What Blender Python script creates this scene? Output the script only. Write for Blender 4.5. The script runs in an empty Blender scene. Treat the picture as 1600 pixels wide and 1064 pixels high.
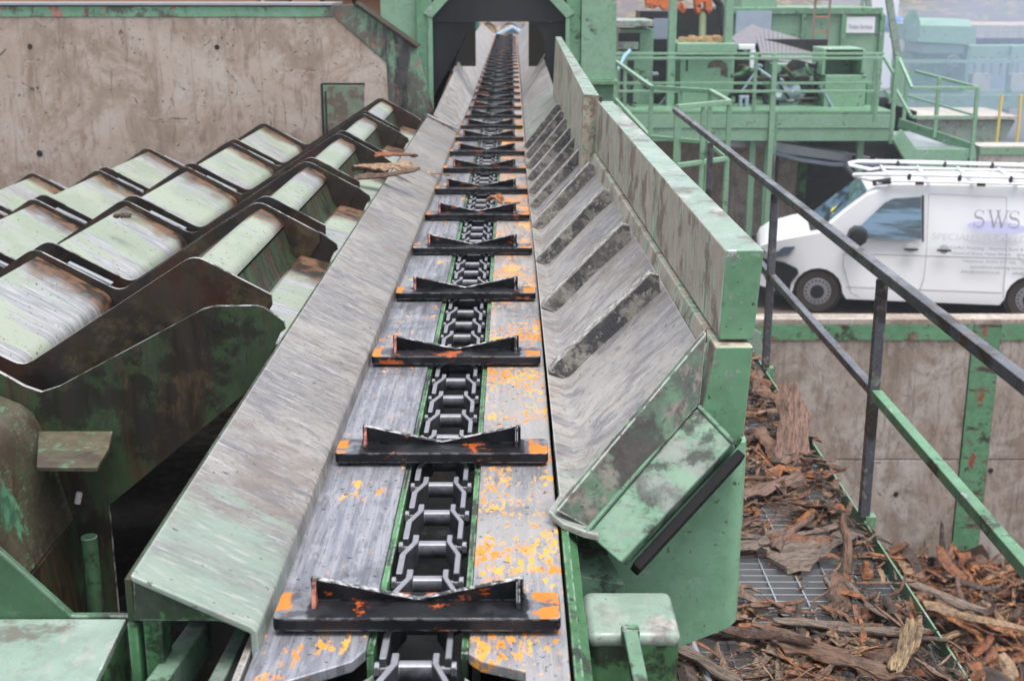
import bpy, bmesh, math, random
from mathutils import Vector, Matrix, noise as mnoise
R = math.radians
rnd = random.Random(7)
C = bpy.context.scene
col = C.collection

# ------------------------------------------------------------------ camera, sky, sun, exposure
PITCH = math.atan(554/2000)
cam_d = bpy.data.cameras.new('camera'); cam = bpy.data.objects.new('camera', cam_d); col.objects.link(cam)
cam.location = (0, 0, 0); cam.rotation_euler = (math.pi/2-PITCH, 0, 0)
cam_d.sensor_width = 36; cam_d.lens = 45; cam_d.clip_start = .05; cam_d.clip_end = 2000
cam_d.dof.use_dof = True; cam_d.dof.focus_distance = 3.1; cam_d.dof.aperture_fstop = 7.0
C.camera = cam
SUN_EL, SUN_AZ = R(76), R(140)      # azimuth measured from +Y towards +X
w = bpy.data.worlds.new('World'); C.world = w; w.use_nodes = True
wn = w.node_tree; wn.nodes.clear()
sky = wn.nodes.new('ShaderNodeTexSky'); sky.sky_type = 'NISHITA'; sky.sun_disc = False
sky.sun_elevation = SUN_EL; sky.sun_rotation = SUN_AZ; sky.air_density = 1.0; sky.dust_density = 3.0; sky.ozone_density = 1.0
hs = wn.nodes.new('ShaderNodeHueSaturation'); hs.inputs['Saturation'].default_value = .36
bg = wn.nodes.new('ShaderNodeBackground'); bg.inputs['Strength'].default_value = .12
wo = wn.nodes.new('ShaderNodeOutputWorld')
wn.links.new(sky.outputs[0], hs.inputs['Color']); wn.links.new(hs.outputs[0], bg.inputs[0]); wn.links.new(bg.outputs[0], wo.inputs[0])
sd = bpy.data.lights.new('sun', 'SUN'); sd.energy = 1.5; sd.angle = R(35); sd.color = (1, .97, .93)
sun = bpy.data.objects.new('sun', sd); col.objects.link(sun)
sv = Vector((math.sin(SUN_AZ)*math.cos(SUN_EL), math.cos(SUN_AZ)*math.cos(SUN_EL), math.sin(SUN_EL)))
sun.rotation_euler = sv.to_track_quat('Z', 'Y').to_euler(); sun.location = (0, 0, 30)
C.view_settings.view_transform = 'Standard'; C.view_settings.look = 'None'
C.view_settings.exposure = 1.12; C.view_settings.gamma = 1; C.view_settings.use_curve_mapping = False
C.render.engine = 'CYCLES'
C.cycles.max_bounces = 6; C.cycles.volume_bounces = 1; C.cycles.transparent_max_bounces = 6

# ------------------------------------------------------------------ measuring helper: where a picture point lies on a plane of the place
_c, _s = math.cos(PITCH), math.sin(PITCH)
def at(x, y, X=None, Y=None, Z=None):
    u, v = (x-800)/2000, (y-532)/2000
    r = Vector((u, _c-v*_s, -_s-v*_c))
    t = X/r.x if X is not None else Y/r.y if Y is not None else Z/r.z
    return r*t

# ------------------------------------------------------------------ mesh helpers
class MB:
    def __init__(self): self.v = []; self.f = []
    def add(self, vs, fs):
        o = len(self.v); self.v += [Vector(q) for q in vs]; self.f += [[i+o for i in f] for f in fs]; return self
    def box(self, x0, x1, y0, y1, z0, z1):
        return self.add([(x0,y0,z0),(x1,y0,z0),(x1,y1,z0),(x0,y1,z0),(x0,y0,z1),(x1,y0,z1),(x1,y1,z1),(x0,y1,z1)],
                        [(0,3,2,1),(4,5,6,7),(0,1,5,4),(1,2,6,5),(2,3,7,6),(3,0,4,7)])
    def prism(self, poly, ext):
        e = Vector(ext); n = len(poly); p = [Vector(q) for q in poly]
        return self.add(p+[q+e for q in p], [list(range(n))[::-1], list(range(n, 2*n))]+[(i, (i+1) % n, (i+1) % n+n, i+n) for i in range(n)])
    def sheet(self, prof, th, y0, y1):
        """bent sheet: open profile of (x,z), thickness th to the lower side, run along Y"""
        P = [Vector((a, 0, b)) for a, b in prof]; low = []
        for i, q in enumerate(P):
            d = (P[min(i+1, len(P)-1)]-P[max(i-1, 0)]).normalized(); low.append(q+Vector((d.z, 0, -d.x))*th)
        return self.loft([P+low[::-1]], y0, y1)
    def loft(self, rings, y0, y1):
        poly = rings[0]
        return self.prism([(q.x, y0, q.z) for q in poly], (0, y1-y0, 0))
    def bar(self, a, b, w, h=None, up=(0,0,1)):
        a, b = Vector(a), Vector(b); h = h or w; d = (b-a).normalized(); up = Vector(up)
        s = d.cross(up); s = s.normalized() if s.length > 1e-4 else Vector((1,0,0)); u = s.cross(d).normalized()
        q = [a+s*(i*w/2)+u*(j*h/2) for i, j in ((-1,-1),(1,-1),(1,1),(-1,1))]
        return self.prism(q, b-a)
    def tube(self, pts, r, n=8, cap=True):
        pts = [Vector(p) for p in pts]; rs = r if isinstance(r, (list, tuple)) else [r]*len(pts)
        o = len(self.v); ref = Vector((0,0,1))
        for i, p in enumerate(pts):
            d = (pts[min(i+1, len(pts)-1)]-pts[max(i-1, 0)]).normalized()
            rf = ref if abs(d.dot(ref)) < .95 else Vector((0,1,0))
            s = d.cross(rf).normalized(); u = s.cross(d)
            for k in range(n):
                a = 2*math.pi*k/n; self.v.append(p+(s*math.cos(a)+u*math.sin(a))*rs[i])
        for i in range(len(pts)-1):
            for k in range(n):
                a = o+i*n+k; b = o+i*n+(k+1) % n; self.f.append([a, b, b+n, a+n])
        if cap:
            self.f.append([o+k for k in range(n)][::-1]); self.f.append([o+(len(pts)-1)*n+k for k in range(n)])
        return self
    def cyl(self, c, axis, r, h, n=16):
        c = Vector(c); a = Vector(axis).normalized()*h; return self.tube([c-a/2, c+a/2], r, n)

def mesh_of(name, mb, off=Vector((0,0,0)), smooth=True, recalc=True):
    me = bpy.data.meshes.new(name); me.from_pydata([tuple(q-off) for q in mb.v], [], mb.f)
    if recalc:
        bm = bmesh.new(); bm.from_mesh(me); bmesh.ops.recalc_face_normals(bm, faces=bm.faces); bm.to_mesh(me); bm.free()
    if smooth:
        me.shade_smooth(); me.set_sharp_from_angle(angle=R(38))
    return me
def root_loc(o):
    while o.parent: o = o.parent
    return o.location
def part(name, mb, mat, parent=None, bev=0, seg=2, label=None, kind=None, loc=None):
    off = root_loc(parent) if parent else Vector(loc or (0,0,0))
    o = bpy.data.objects.new(name, mesh_of(name, mb, off)); col.objects.link(o)
    o.data.materials.append(mat)
    if parent: o.parent = parent
    else: o.location = off
    if bev:
        m = o.modifiers.new('bevel', 'BEVEL'); m.width = bev; m.segments = seg; m.limit_method = 'ANGLE'; m.angle_limit = R(35); m.harden_normals = True
    elif len(mb.f) < 400:
        m = o.modifiers.new('weighted', 'WEIGHTED_NORMAL'); m.keep_sharp = True
    if label: o['label'] = label
    if kind: o['kind'] = kind
    return o
def tag(o, label, cat, group=None, kind=None):
    o['label'] = label; o['category'] = cat
    if group: o['group'] = group
    if kind: o['kind'] = kind
    return o
def thing(name, loc, label, cat, group=None):
    o = bpy.data.objects.new(name, None); o.empty_display_size = .1; col.objects.link(o); o.location = loc
    return tag(o, label, cat, group)
def dup(root, loc, label=None):
    r = root.copy(); col.objects.link(r); r.location = loc
    if label: r['label'] = label
    for ch in list(root.children):
        c = ch.copy(); col.objects.link(c); c.parent = r
        for g in ch.children:
            d = g.copy(); col.objects.link(d); d.parent = c
    return r
def dup_part(src, parent, off):
    c = src.copy(); col.objects.link(c); c.parent = parent; c.location = Vector(src.location)+Vector(off)
    for g in src.children:
        d = g.copy(); col.objects.link(d); d.parent = c
    return c

# ------------------------------------------------------------------ materials
class NT:
    def __init__(self, name):
        self.m = bpy.data.materials.new(name); self.m.use_nodes = True; self.t = self.m.node_tree; self.t.nodes.clear()
        self.out = self.t.nodes.new('ShaderNodeOutputMaterial')
        tc = self.t.nodes.new('ShaderNodeTexCoord'); oi = self.t.nodes.new('ShaderNodeObjectInfo')
        ml = self.t.nodes.new('ShaderNodeMath'); ml.operation = 'MULTIPLY'; ml.inputs[1].default_value = 37.0
        self.l(oi.outputs['Random'], ml.inputs[0])
        ad = self.t.nodes.new('ShaderNodeVectorMath'); ad.operation = 'ADD'
        self.l(tc.outputs['Object'], ad.inputs[0]); self.l(ml.outputs[0], ad.inputs[1]); self.co = ad.outputs[0]; self.raw = tc.outputs['Object']
        self.rand = oi.outputs['Random']
    def l(self, a, b): self.t.links.new(a, b)
    def put(self, sock, v):
        if hasattr(v, 'is_output'): self.l(v, sock)
        elif isinstance(v, (tuple, list)) and len(v) == 3 and sock.type == 'RGBA': sock.default_value = (*v, 1)
        else: sock.default_value = v
    def noise(self, scale, stretch=(1,1,1), detail=6, rough=.6, dist=0, co=None, rot=None):
        n = self.t.nodes.new('ShaderNodeTexNoise'); c = co or self.co
        if stretch != (1,1,1) or rot:
            mp = self.t.nodes.new('ShaderNodeMapping'); mp.inputs['Scale'].default_value = stretch
            if rot: mp.inputs['Rotation'].default_value = rot
            self.l(c, mp.inputs[0]); c = mp.outputs[0]
        self.l(c, n.inputs['Vector']); n.inputs['Scale'].default_value = scale; n.inputs['Detail'].default_value = detail
        n.inputs['Roughness'].default_value = rough; n.inputs['Distortion'].default_value = dist
        return n.outputs['Fac']
    def step(self, v, lo, hi, a=0., b=1.):
        n = self.t.nodes.new('ShaderNodeMapRange'); n.interpolation_type = 'SMOOTHSTEP'; self.l(v, n.inputs[0])
        for i, q in enumerate((lo, hi, a, b)): n.inputs[i+1].default_value = q
        return n.outputs[0]
    def math(self, op, a, b=0.):
        n = self.t.nodes.new('ShaderNodeMath'); n.operation = op; self.put(n.inputs[0], a); self.put(n.inputs[1], b); n.use_clamp = True
        return n.outputs[0]
    def mix(self, f, a, b):
        n = self.t.nodes.new('ShaderNodeMix'); n.data_type = 'RGBA'; self.put(n.inputs[0], f); self.put(n.inputs[6], a); self.put(n.inputs[7], b)
        return n.outputs[2]
    def mixf(self, f, a, b):
        n = self.t.nodes.new('ShaderNodeMix'); n.data_type = 'FLOAT'; self.put(n.inputs[0], f); self.put(n.inputs[2], a); self.put(n.inputs[3], b)
        return n.outputs[0]
    def edge(self, radius=.006):
        b = self.t.nodes.new('ShaderNodeBevel'); b.samples = 4; b.inputs['Radius'].default_value = radius
        g = self.t.nodes.new('ShaderNodeNewGeometry'); d = self.t.nodes.new('ShaderNodeVectorMath'); d.operation = 'DOT_PRODUCT'
        self.l(b.outputs[0], d.inputs[0]); self.l(g.outputs['Normal'], d.inputs[1])
        return self.step(d.outputs['Value'], .985, .90, 0, 1)
    def island(self):
        return self.t.nodes.new('ShaderNodeNewGeometry').outputs['Random Per Island']
    def bsdf(self, colr, rough=.5, metal=0., bump=None, bstr=.3, bdist=.004, **kw):
        b = self.t.nodes.new('ShaderNodeBsdfPrincipled')
        self.put(b.inputs['Base Color'], colr); self.put(b.inputs['Roughness'], rough); self.put(b.inputs['Metallic'], metal)
        for k, v in kw.items(): self.put(b.inputs[k], v)
        if bump is not None:
            n = self.t.nodes.new('ShaderNodeBump'); n.inputs['Strength'].default_value = bstr; n.inputs['Distance'].default_value = bdist
            self.l(bump, n.inputs['Height']); self.l(n.outputs[0], b.inputs['Normal'])
        self.l(b.outputs[0], self.out.inputs[0]); return self.m

def qt(cov, sig=.062):
    """noise value above which about this share of a surface lies"""
    cov = min(max(cov, .002), .998); t = math.sqrt(-2*math.log(min(cov, 1-cov)))
    z = t-(2.30753+.27061*t)/(1+.99229*t+.04481*t*t); return .5+sig*(z if cov < .5 else -z)
def worn(name, paint, paint2=None, metal=(.42,.42,.44), wear=.3, soft=.02, stretch=(1,1,1), rot=None, wscale=6, dirt=(.03,.02,.015), dirta=.15, dscale=4,
         rust=0., rustc=(.16,.05,.02), rough=.42, mrough=.4, metallic=.6, scratch=.5, scov=.12, sstretch=None, edge=.0, edgec=(.5,.5,.5), speck=.02, dsoft=.035, bump=.3):
    n = NT(name); paint2 = paint2 or tuple(q*.75 for q in paint)
    base = n.mix(n.step(n.noise(2.3, detail=5), .42, .58), paint, paint2)
    base = n.mix(n.step(n.noise(17, detail=6, rough=.7), .44, .60, 0, .30), base, tuple(q*.55 for q in paint2))
    wn_ = n.noise(wscale, stretch, 9, .68, rot=rot)
    t = qt(wear); wm = n.step(wn_, t-soft, t+soft)
    t = qt(scov); sc = n.step(n.noise(wscale*4, sstretch or tuple(q*(1 if q < 1.01 else 3) for q in stretch), 6, .7, rot=rot), t-.012, t+.03)
    wm2 = n.math('MAXIMUM', wm, n.math('MULTIPLY', sc, scratch))
    mcol = n.mix(n.step(n.noise(wscale*3, stretch, 7, .7, rot=rot), .40, .60), tuple(q*.5 for q in metal), tuple(min(1, q*1.3) for q in metal))
    c = n.mix(wm2, base, mcol)
    if rust:
        t = qt(rust); c = n.mix(n.step(n.noise(5.3, (1,1,.6), 9, .7), t-.02, t+.03), c, rustc)
    t = qt(dirta); dm = n.step(n.noise(dscale, detail=9, rough=.72), t-dsoft, t+dsoft)
    c = n.mix(n.math('MULTIPLY', dm, .85), c, dirt)
    if speck:
        t = qt(speck, .085); sp = n.step(n.noise(60, detail=3), t-.01, t+.02); c = n.mix(n.math('MULTIPLY', sp, .75), c, dirt)
    if edge: c = n.mix(n.math('MULTIPLY', n.edge(), n.step(n.noise(30, detail=4), .56-edge*.12, .62-edge*.12)), c, edgec)
    mt = n.math('MULTIPLY', n.math('MULTIPLY', wm2, metallic), n.math('SUBTRACT', 1., dm))
    rg = n.mixf(wm2, rough, mrough)
    rg = n.mixf(n.step(n.noise(14, stretch, 5, .7, rot=rot), .4, .6), n.math('SUBTRACT', rg, .1), n.math('ADD', rg, .15))
    h = n.math('ADD', n.math('MULTIPLY', wn_, .6), n.math('MULTIPLY', n.noise(45, detail=6), .4))
    return n.bsdf(c, rg, mt, h, bump, .006)

GR, GR2 = (.150,.320,.185), (.13,.275,.16)
M = {}
M['green'] = worn('green_paint', GR, GR2, wear=.06, soft=.012, dirta=.07, scratch=.4, scov=.05, edge=.6, edgec=(.33,.34,.30), wscale=7)
M['green_clean'] = worn('green_paint_clean', (.185,.365,.235), (.20,.39,.25), wear=.012, dirta=.04, scratch=.3, scov=.03, rough=.36)
M['green_far'] = worn('hazy_green_paint', (.215,.385,.25), (.24,.41,.28), wear=.012, dirta=.02, scratch=.3, scov=.03, rough=.4)  # paled green, with distance haze mixed into the colour
M['green_dirty'] = worn('green_paint_mucky', (.085,.235,.10), (.05,.15,.06), wear=.12, soft=.03, dirta=.42, dirt=(.012,.014,.010), scratch=.4, edge=.8, edgec=(.36,.42,.36), dscale=6, metal=(.16,.24,.17), metallic=0)
M['green_edge'] = worn('green_paint_worn_face', (.14,.255,.17), (.11,.21,.14), rough=.66, mrough=.68, wear=.12, soft=.03, wscale=4, dirta=.30, dirt=(.035,.04,.032), dscale=7, scratch=.6, scov=.2, sstretch=(1,1,6), metal=(.13,.155,.135), metallic=.0, edge=0, edgec=(.5,.6,.52))
M['mint_top'] = worn('pale_green_top', (.29,.375,.32), (.235,.32,.265), metal=(.33,.31,.29), wear=.22, soft=.03, stretch=(1,.6,1), wscale=4, dirta=.06, dirt=(.13,.12,.10), scratch=.4, scov=.2, metallic=.0, rough=.36, edge=.5, edgec=(.6,.6,.58))
def plate_mat(name, gy=None, rot=24, gs=.7, tone=1., an=1.):
    n = NT(name); rt = (0,0,R(rot))
    c = n.mix(n.step(n.noise(2.2, detail=8), .42, .58), tuple(q*tone for q in (.36,.335,.315)), tuple(q*tone for q in (.27,.255,.25)))
    a = n.noise(6, (1.2,1.2+2.4*an,1.2), 9, .7, .8, rot=rt); c = n.mix(n.step(a, .49, .60, 0, .75), c, (.15,.15,.165))
    b = n.noise(24, (.8,.8+3.7*an,.8), 7, .72, .6, rot=rt); c = n.mix(n.step(b, .51, .62, 0, .5), c, (.11,.11,.115))
    c = n.mix(n.step(n.noise(17, (.8,5,.8), 7, .7, rot=rt), .53, .64, 0, .6), c, (.46,.45,.43))
    c = n.mix(n.step(n.noise(4, detail=8, rough=.7), .53, .62, 0, .55), c, (.19,.155,.13))
    c = n.mix(n.step(n.noise(38, (1,1,1), 8, .75, 1.5), .56, .62, 0, .5), c, (.10,.095,.09))
    if gy:
        sep = n.t.nodes.new('ShaderNodeSeparateXYZ'); n.l(n.raw, sep.inputs[0])
        d = n.step(n.math('SUBTRACT', n.math('MULTIPLY', sep.outputs[gy[0]], gy[1]), n.math('MULTIPLY', n.math('SUBTRACT', n.noise(6, (1,2.5,1), 8, .7, rot=rt), .5), gy[3])), gy[2], gy[2]-.16)
        g = n.mix(n.step(n.noise(17, (.8,5,.8), 7, .7, rot=rt), .50, .62), (.25,.345,.275), (.36,.395,.355))
        c = n.mix(n.math('MULTIPLY', d, n.step(n.noise(5, (1,2,1), 8, .7, rot=rt), .40, .58, gs*.45, gs)), c, g)
    t = qt(.02, .085); c = n.mix(n.step(n.noise(60, detail=3), t-.01, t+.02), c, (.08,.075,.07))
    e = n.math('MULTIPLY', n.edge(), .6); c = n.mix(e, c, (.55,.55,.54))
    return n.bsdf(c, n.mixf(n.step(a, .42, .58), .38, .55), .15, n.math('ADD', n.math('MULTIPLY', a, .5), n.math('MULTIPLY', b, .5)), .3, .005)
M['plate'] = plate_mat('worn_steel_plate', (1, 1., .36, 1.6), 24, .7, .88, .55)
M['plate_bare'] = plate_mat('bare_steel_plate')
M['flare'] = plate_mat('worn_flare_steel', (1, .55, .17, 1.3), 0, .5, 1.05, .22)
def rib_mat():
    n = NT('scuffed_rib'); a = n.noise(15, (1,1,1), 9, .7)
    c = n.mix(n.step(n.noise(6, detail=7), .42, .58), (.06,.06,.064), (.14,.13,.12))
    c = n.mix(n.step(a, .50, .60, 0, .9), c, (.33,.315,.275))
    c = n.mix(n.step(n.noise(48, detail=6, rough=.7), .54, .62, 0, .8), c, (.36,.35,.31))
    c = n.mix(n.step(n.noise(30, detail=7, rough=.7), .54, .64, 0, .6), c, (.045,.043,.042))
    c = n.mix(n.math('MULTIPLY', n.edge(.008), n.step(n.noise(35, detail=4), .40, .52)), c, (.50,.49,.46))
    return n.bsdf(c, .55, .05, n.math('ADD', n.math('MULTIPLY', a, .6), n.math('MULTIPLY', n.noise(60, detail=5), .4)), 1., .008)
M['ribface'] = rib_mat()
_n = NT('lit_scuffed_rib_lip'); M['lit_rib_lip'] = _n.bsdf(_n.mix(_n.step(_n.noise(40, detail=7, rough=.75), .42, .58), (.16,.155,.14), (.52,.51,.48)), .5, .1, _n.noise(60, detail=5), .6, .005)
M['ribgreen'] = worn('scraped_green_rib', (.13,.25,.15), (.07,.085,.075), metal=(.17,.155,.135), wear=.35, soft=.03, wscale=9, dirta=.35, dirt=(.045,.04,.038), scratch=.6, scov=.25, sstretch=(1,1,5), metallic=.05, edge=1.2, edgec=(.5,.5,.47), bump=.8)
_n = NT('matt_black_strip'); M['mattblack'] = _n.bsdf(_n.mix(_n.noise(20), (.006,.006,.007), (.014,.014,.016)), .75, 0., _n.noise(40), .2, .003, **{'Specular IOR Level': .2})
M['wallplate'] = worn('mud_scuffed_wall', (.50,.43,.36), (.43,.37,.30), metal=(.33,.44,.32), wear=.27, soft=.05, stretch=(1,2.6,.45), wscale=5.5, dirta=.22, dirt=(.17,.115,.085), dscale=5, scratch=.7, scov=.22, sstretch=(1.5,9,.7), metallic=.0, rough=.6)
M['dark'] = worn('brown_black_steel', (.036,.024,.015), (.020,.015,.012), metal=(.062,.048,.026), wear=.28, soft=.05, wscale=5, dirta=.3, rust=.3, rustc=(.045,.019,.011), dirt=(.014,.012,.011), scratch=.3, metallic=.1, rough=.42, edge=0)
M['darkgreen'] = worn('streaked_dark_green', (.040,.078,.034), (.028,.05,.023), metal=(.05,.034,.018), wear=.35, soft=.05, stretch=(3,3,.5), wscale=3.5, dirta=.22, dirt=(.014,.011,.009), scratch=.4, metallic=.0, rough=.42)  # dark green with brown upright streaks
M['gusset'] = worn('blotched_dark_green', (.06,.15,.075), (.04,.10,.05), wear=.1, dirta=.35, dirt=(.012,.014,.010), scratch=.4, edge=1.2, edgec=(.42,.5,.44), dscale=6, metal=(.12,.2,.13), metallic=0)  # dark green with near black blotches and pale edges
M['black'] = worn('black_grime_and_shade', (.012,.013,.014), (.02,.02,.021), metal=(.04,.04,.04), wear=.15, dirta=.2, metallic=.1, scratch=.2)  # grime, and the shade painted into gaps and openings
M['olive'] = worn('olive_worn_sheet', (.115,.095,.062), (.075,.07,.043), metal=(.10,.25,.15), wear=.06, soft=.02, wscale=3, dirta=.28, dirt=(.055,.04,.03), scratch=.5, scov=.15, sstretch=(2,2,9), metallic=0, rough=.5)
M['bright_edge'] = worn('polished_plate_edge', (.42,.41,.42), (.30,.30,.31), metal=(.08,.07,.06), wear=.25, dirta=.1, metallic=.4, wscale=9)
M['rubber'] = NT('black_rubber'); _n = M['rubber']; M['rubber'] = _n.bsdf(_n.mix(_n.step(_n.noise(2.2, (1,1,.4), 5), .42, .6), (.005,.0055,.007), (.016,.018,.022)), _n.mixf(_n.noise(3), .35, .6), 0., _n.noise(6), .2, .01)
M['blacksteel'] = worn('bare_dark_steel', (.13,.135,.16), (.085,.09,.11), metal=(.25,.24,.23), wear=.08, stretch=(1,.3,1), wscale=8, dirta=.12, rust=.08, rustc=(.10,.05,.03), scratch=.4, metallic=.5, rough=.33, edge=.6, edgec=(.3,.29,.28))

def pad_mat():
    n = NT('step_pad')
    ax = n.noise(2.6, (.5,1.3,.5), 7, .66, rot=(0,0,R(6)))
    wm = n.step(ax, .485, .56)
    sc = n.noise(20, (.30,4,.30), 7, .72, rot=(0,0,R(8)))
    paint = n.mix(n.step(n.noise(3, detail=5), .42, .58), (.255,.30,.235), (.31,.345,.28))
    paint = n.mix(n.step(n.noise(40, (.3,4,.3), 5, .7, rot=(0,0,R(8))), .52, .64, 0, .5), paint, (.26,.33,.25))
    met = n.mix(n.step(sc, .38, .62), (.19,.195,.22), (.46,.46,.475))
    c = n.mix(n.math('MULTIPLY', wm, n.step(sc, .40, .52, .5, 1)), paint, met)
    sep = n.t.nodes.new('ShaderNodeSeparateXYZ'); n.l(n.raw, sep.inputs[0])
    near = n.step(n.math('ADD', sep.outputs[1], n.math('MULTIPLY', n.math('SUBTRACT', n.noise(8, detail=7), .35), .5)), .77, .97)
    c = n.mix(near, c, n.mix(n.step(n.noise(16, detail=6), .42, .58), (.035,.021,.013), (.17,.095,.055)))
    t = qt(.03, .085); c = n.mix(n.step(n.noise(60, detail=3), t-.01, t+.02), c, (.06,.05,.04))
    return n.bsdf(c, n.mixf(wm, .52, .40), n.math('MULTIPLY', wm, .2), sc, .3, .004)
M['pad'] = pad_mat()

def concrete(name, a, b, stain, amt=.3, sc=1.):
    n = NT(name)
    c = n.mix(n.step(n.noise(1.0*sc, detail=8, rough=.62), .42, .58), a, b)
    t = qt(amt); c = n.mix(n.step(n.noise(1.8*sc, (1,1,.8), 10, .74, .8), t-.09, t+.10, 0, .75), c, stain)
    c = n.mix(n.step(n.noise(7*sc, (1.6,1.6,.45), 8, .72, 1.2), .52, .64, 0, .55), c, tuple(q*.62 for q in stain))
    c = n.mix(n.step(n.noise(3.2*sc, (2.2,2.2,.16), 8, .7, .3), .52, .66, 0, .5), c, tuple(q*.8 for q in stain))
    c = n.mix(n.step(n.noise(5*sc, (1,1,1), 9, .75, 2.0), .56, .66, 0, .45), c, (.56,.53,.50))
    t = qt(.012, .085); c = n.mix(n.step(n.noise(38*sc, detail=2), t, t+.02, 0, .85), c, (.05,.04,.035))
    t2 = qt(.02); c = n.mix(n.step(n.noise(5*sc, (1,1,1), 6, .7, 3.0), t2, t2+.02, 0, .8), c, (.06,.045,.035))
    h = n.math('ADD', n.math('MULTIPLY', n.noise(8*sc, detail=9), .7), n.math('MULTIPLY', n.step(n.noise(38*sc, detail=2), t+.03, t-.02), .3))
    return n.bsdf(c, .82, 0., h, .5, .012)
M['conc_left'] = concrete('stained_concrete', (.53,.455,.40), (.455,.37,.31), (.29,.205,.15), .36, 1.15)
M['conc_right'] = concrete('dirty_concrete', (.47,.42,.38), (.38,.32,.275), (.22,.165,.125), .40, 1.7)
M['conc_pale'] = concrete('pale_concrete', (.50,.46,.42), (.44,.41,.37), (.30,.25,.21), .1)

def rail_mat(name, cov, alt):
    n = NT(name)
    c = n.mix(n.step(n.noise(5, (14,.5,1), 7, .7), .38, .62), (.22,.225,.26), (.38,.385,.42))
    c = n.mix(n.step(n.noise(40, (5,.4,1), 5, .7), .54, .62, 0, .5), c, (.09,.09,.10))
    c = n.mix(n.step(n.noise(3.1, (1,1,1), 8, .7), .50, .60, 0, .6), c, (.12,.12,.14))
    c = n.mix(n.step(n.noise(14, (2,.8,1), 8, .72), .54, .60, 0, .45), c, (.46,.46,.48))
    if alt: c = n.mix(n.step(n.noise(4, detail=7), .42, .58, .2, .8), c, (.44,.42,.40))
    big = n.noise(5.5 if alt else 8, (1.3,.8,1), 3, .5); fine = n.noise(60 if alt else 24, (1.5,.6,1), 7, .68)
    f = n.math('ADD', n.math('MULTIPLY', big, .36), n.math('MULTIPLY', fine, .64)); t = qt(cov, .05)
    om = n.step(f, t-.012, t+.022)
    c = n.mix(om, c, n.mix(n.step(n.noise(9), .4, .6), (.66,.21,.02), (.80,.36,.05)))
    t2 = qt(.03, .085); c = n.mix(n.step(n.noise(80, detail=2), t2, t2+.02, 0, .8), c, (.04,.035,.03))
    mt = n.math('MULTIPLY', n.math('SUBTRACT', 1., om), .45)
    return n.bsdf(c, n.mixf(om, n.mixf(n.step(n.noise(12, (6,.5,1)), .4, .6), .3, .5), .6), mt, f, .15, .003)
M['rail_l'] = rail_mat('worn_rail_steel', .035, False)
M['rail_r'] = rail_mat('orange_flecked_rail', .23, True)

def flight_mat():
    n = NT('flight_black_steel')
    c = n.mix(n.step(n.noise(9, detail=6), .42, .6), (.007,.007,.009), (.022,.023,.028))
    t0 = qt(.045); om = n.step(n.noise(8.5, (1,1,2.0), 8, .7), t0-.01, t0+.02)
    c = n.mix(om, c, n.mix(n.noise(22), (.26,.045,.010), (.50,.115,.02)))
    c = n.mix(n.step(n.noise(34, detail=6, rough=.8), .53, .58, 0, .8), c, (.010,.010,.011))
    sep = n.t.nodes.new('ShaderNodeSeparateXYZ'); n.l(n.raw, sep.inputs[0])
    tip = n.math('ADD', n.math('ADD', n.math('ABSOLUTE', n_add(n, sep.outputs[0], .002)), 0.), n.math('MULTIPLY', n.math('SUBTRACT', n.noise(30), .5), .05))
    geo = n.t.nodes.new('ShaderNodeNewGeometry'); s2 = n.t.nodes.new('ShaderNodeSeparateXYZ'); n.l(geo.outputs['Normal'], s2.inputs[0])
    gm_ = n.math('MULTIPLY', n.step(tip, .176, .182), n.step(s2.outputs[2], .6, .8)); c = n.mix(n.math('MULTIPLY', gm_, .9), c, n.mix(n.step(n.noise(30, detail=6), .42, .58), (.08,.083,.095), (.19,.195,.215)))
    tm = n.math('MULTIPLY', n.step(n.math('ADD', tip, n.math('MULTIPLY', sep.outputs[0], .10)), .205, .211), n.step(s2.outputs[2], .6, .8))
    c = n.mix(n.math('MULTIPLY', tm, n.step(n.noise(16, detail=5), .42, .5)), c, n.mix(n.noise(20), (.34,.10,.02), (.72,.27,.035)))
    e = n.math('MULTIPLY', n.edge(.005), n.step(n.noise(45, detail=5), .44, .54))
    c = n.mix(e, c, (.45,.45,.47))
    return n.bsdf(c, n.mixf(n.step(n.noise(15, detail=5), .42, .58), .32, .62), n.math('MULTIPLY', e, .3), n.noise(40, detail=6), .5, .004, **{'Specular IOR Level': .22})
def n_add(n, a, v):
    q = n.t.nodes.new('ShaderNodeMath'); q.operation = 'ADD'; n.l(a, q.inputs[0]); q.inputs[1].default_value = v; return q.outputs[0]
M['flight'] = flight_mat()
_n = NT('lit_flight_edge'); M['lit_flight_edge'] = _n.bsdf(_n.mix(_n.step(_n.noise(48, (1,1,1), 6, .75), .44, .6), (.035,.035,.038), (.58,.57,.57)), .45, .3, _n.noise(60), .4, .003)
_n = NT('rust_pink'); M['rustpink'] = _n.bsdf(_n.mix(_n.step(_n.noise(60, detail=5), .45, .6), (.48,.17,.12), (.06,.03,.025)), .6)
def chain_mat():
    n = NT('chain_steel')
    geo = n.t.nodes.new('ShaderNodeNewGeometry')
    c = n.mix(n.step(n.noise(26, detail=7, rough=.75), .35, .65), (.020,.021,.026), (.075,.078,.092))
    e = n.math('MULTIPLY', n.edge(.004), .8)
    c = n.mix(n.math('MULTIPLY', e, .5), c, (.22,.22,.25))
    return n.bsdf(c, n.mixf(n.noise(40), .45, .65), .25, n.noise(60, detail=6), .3, .002)
M['chain'] = chain_mat()
_n = NT('pale_chain_face'); M['chain_face'] = _n.bsdf(_n.mix(_n.noise(50, detail=6), (.19,.195,.22), (.35,.355,.39)), .42, .35, _n.noise(70), .3, .002)

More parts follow.
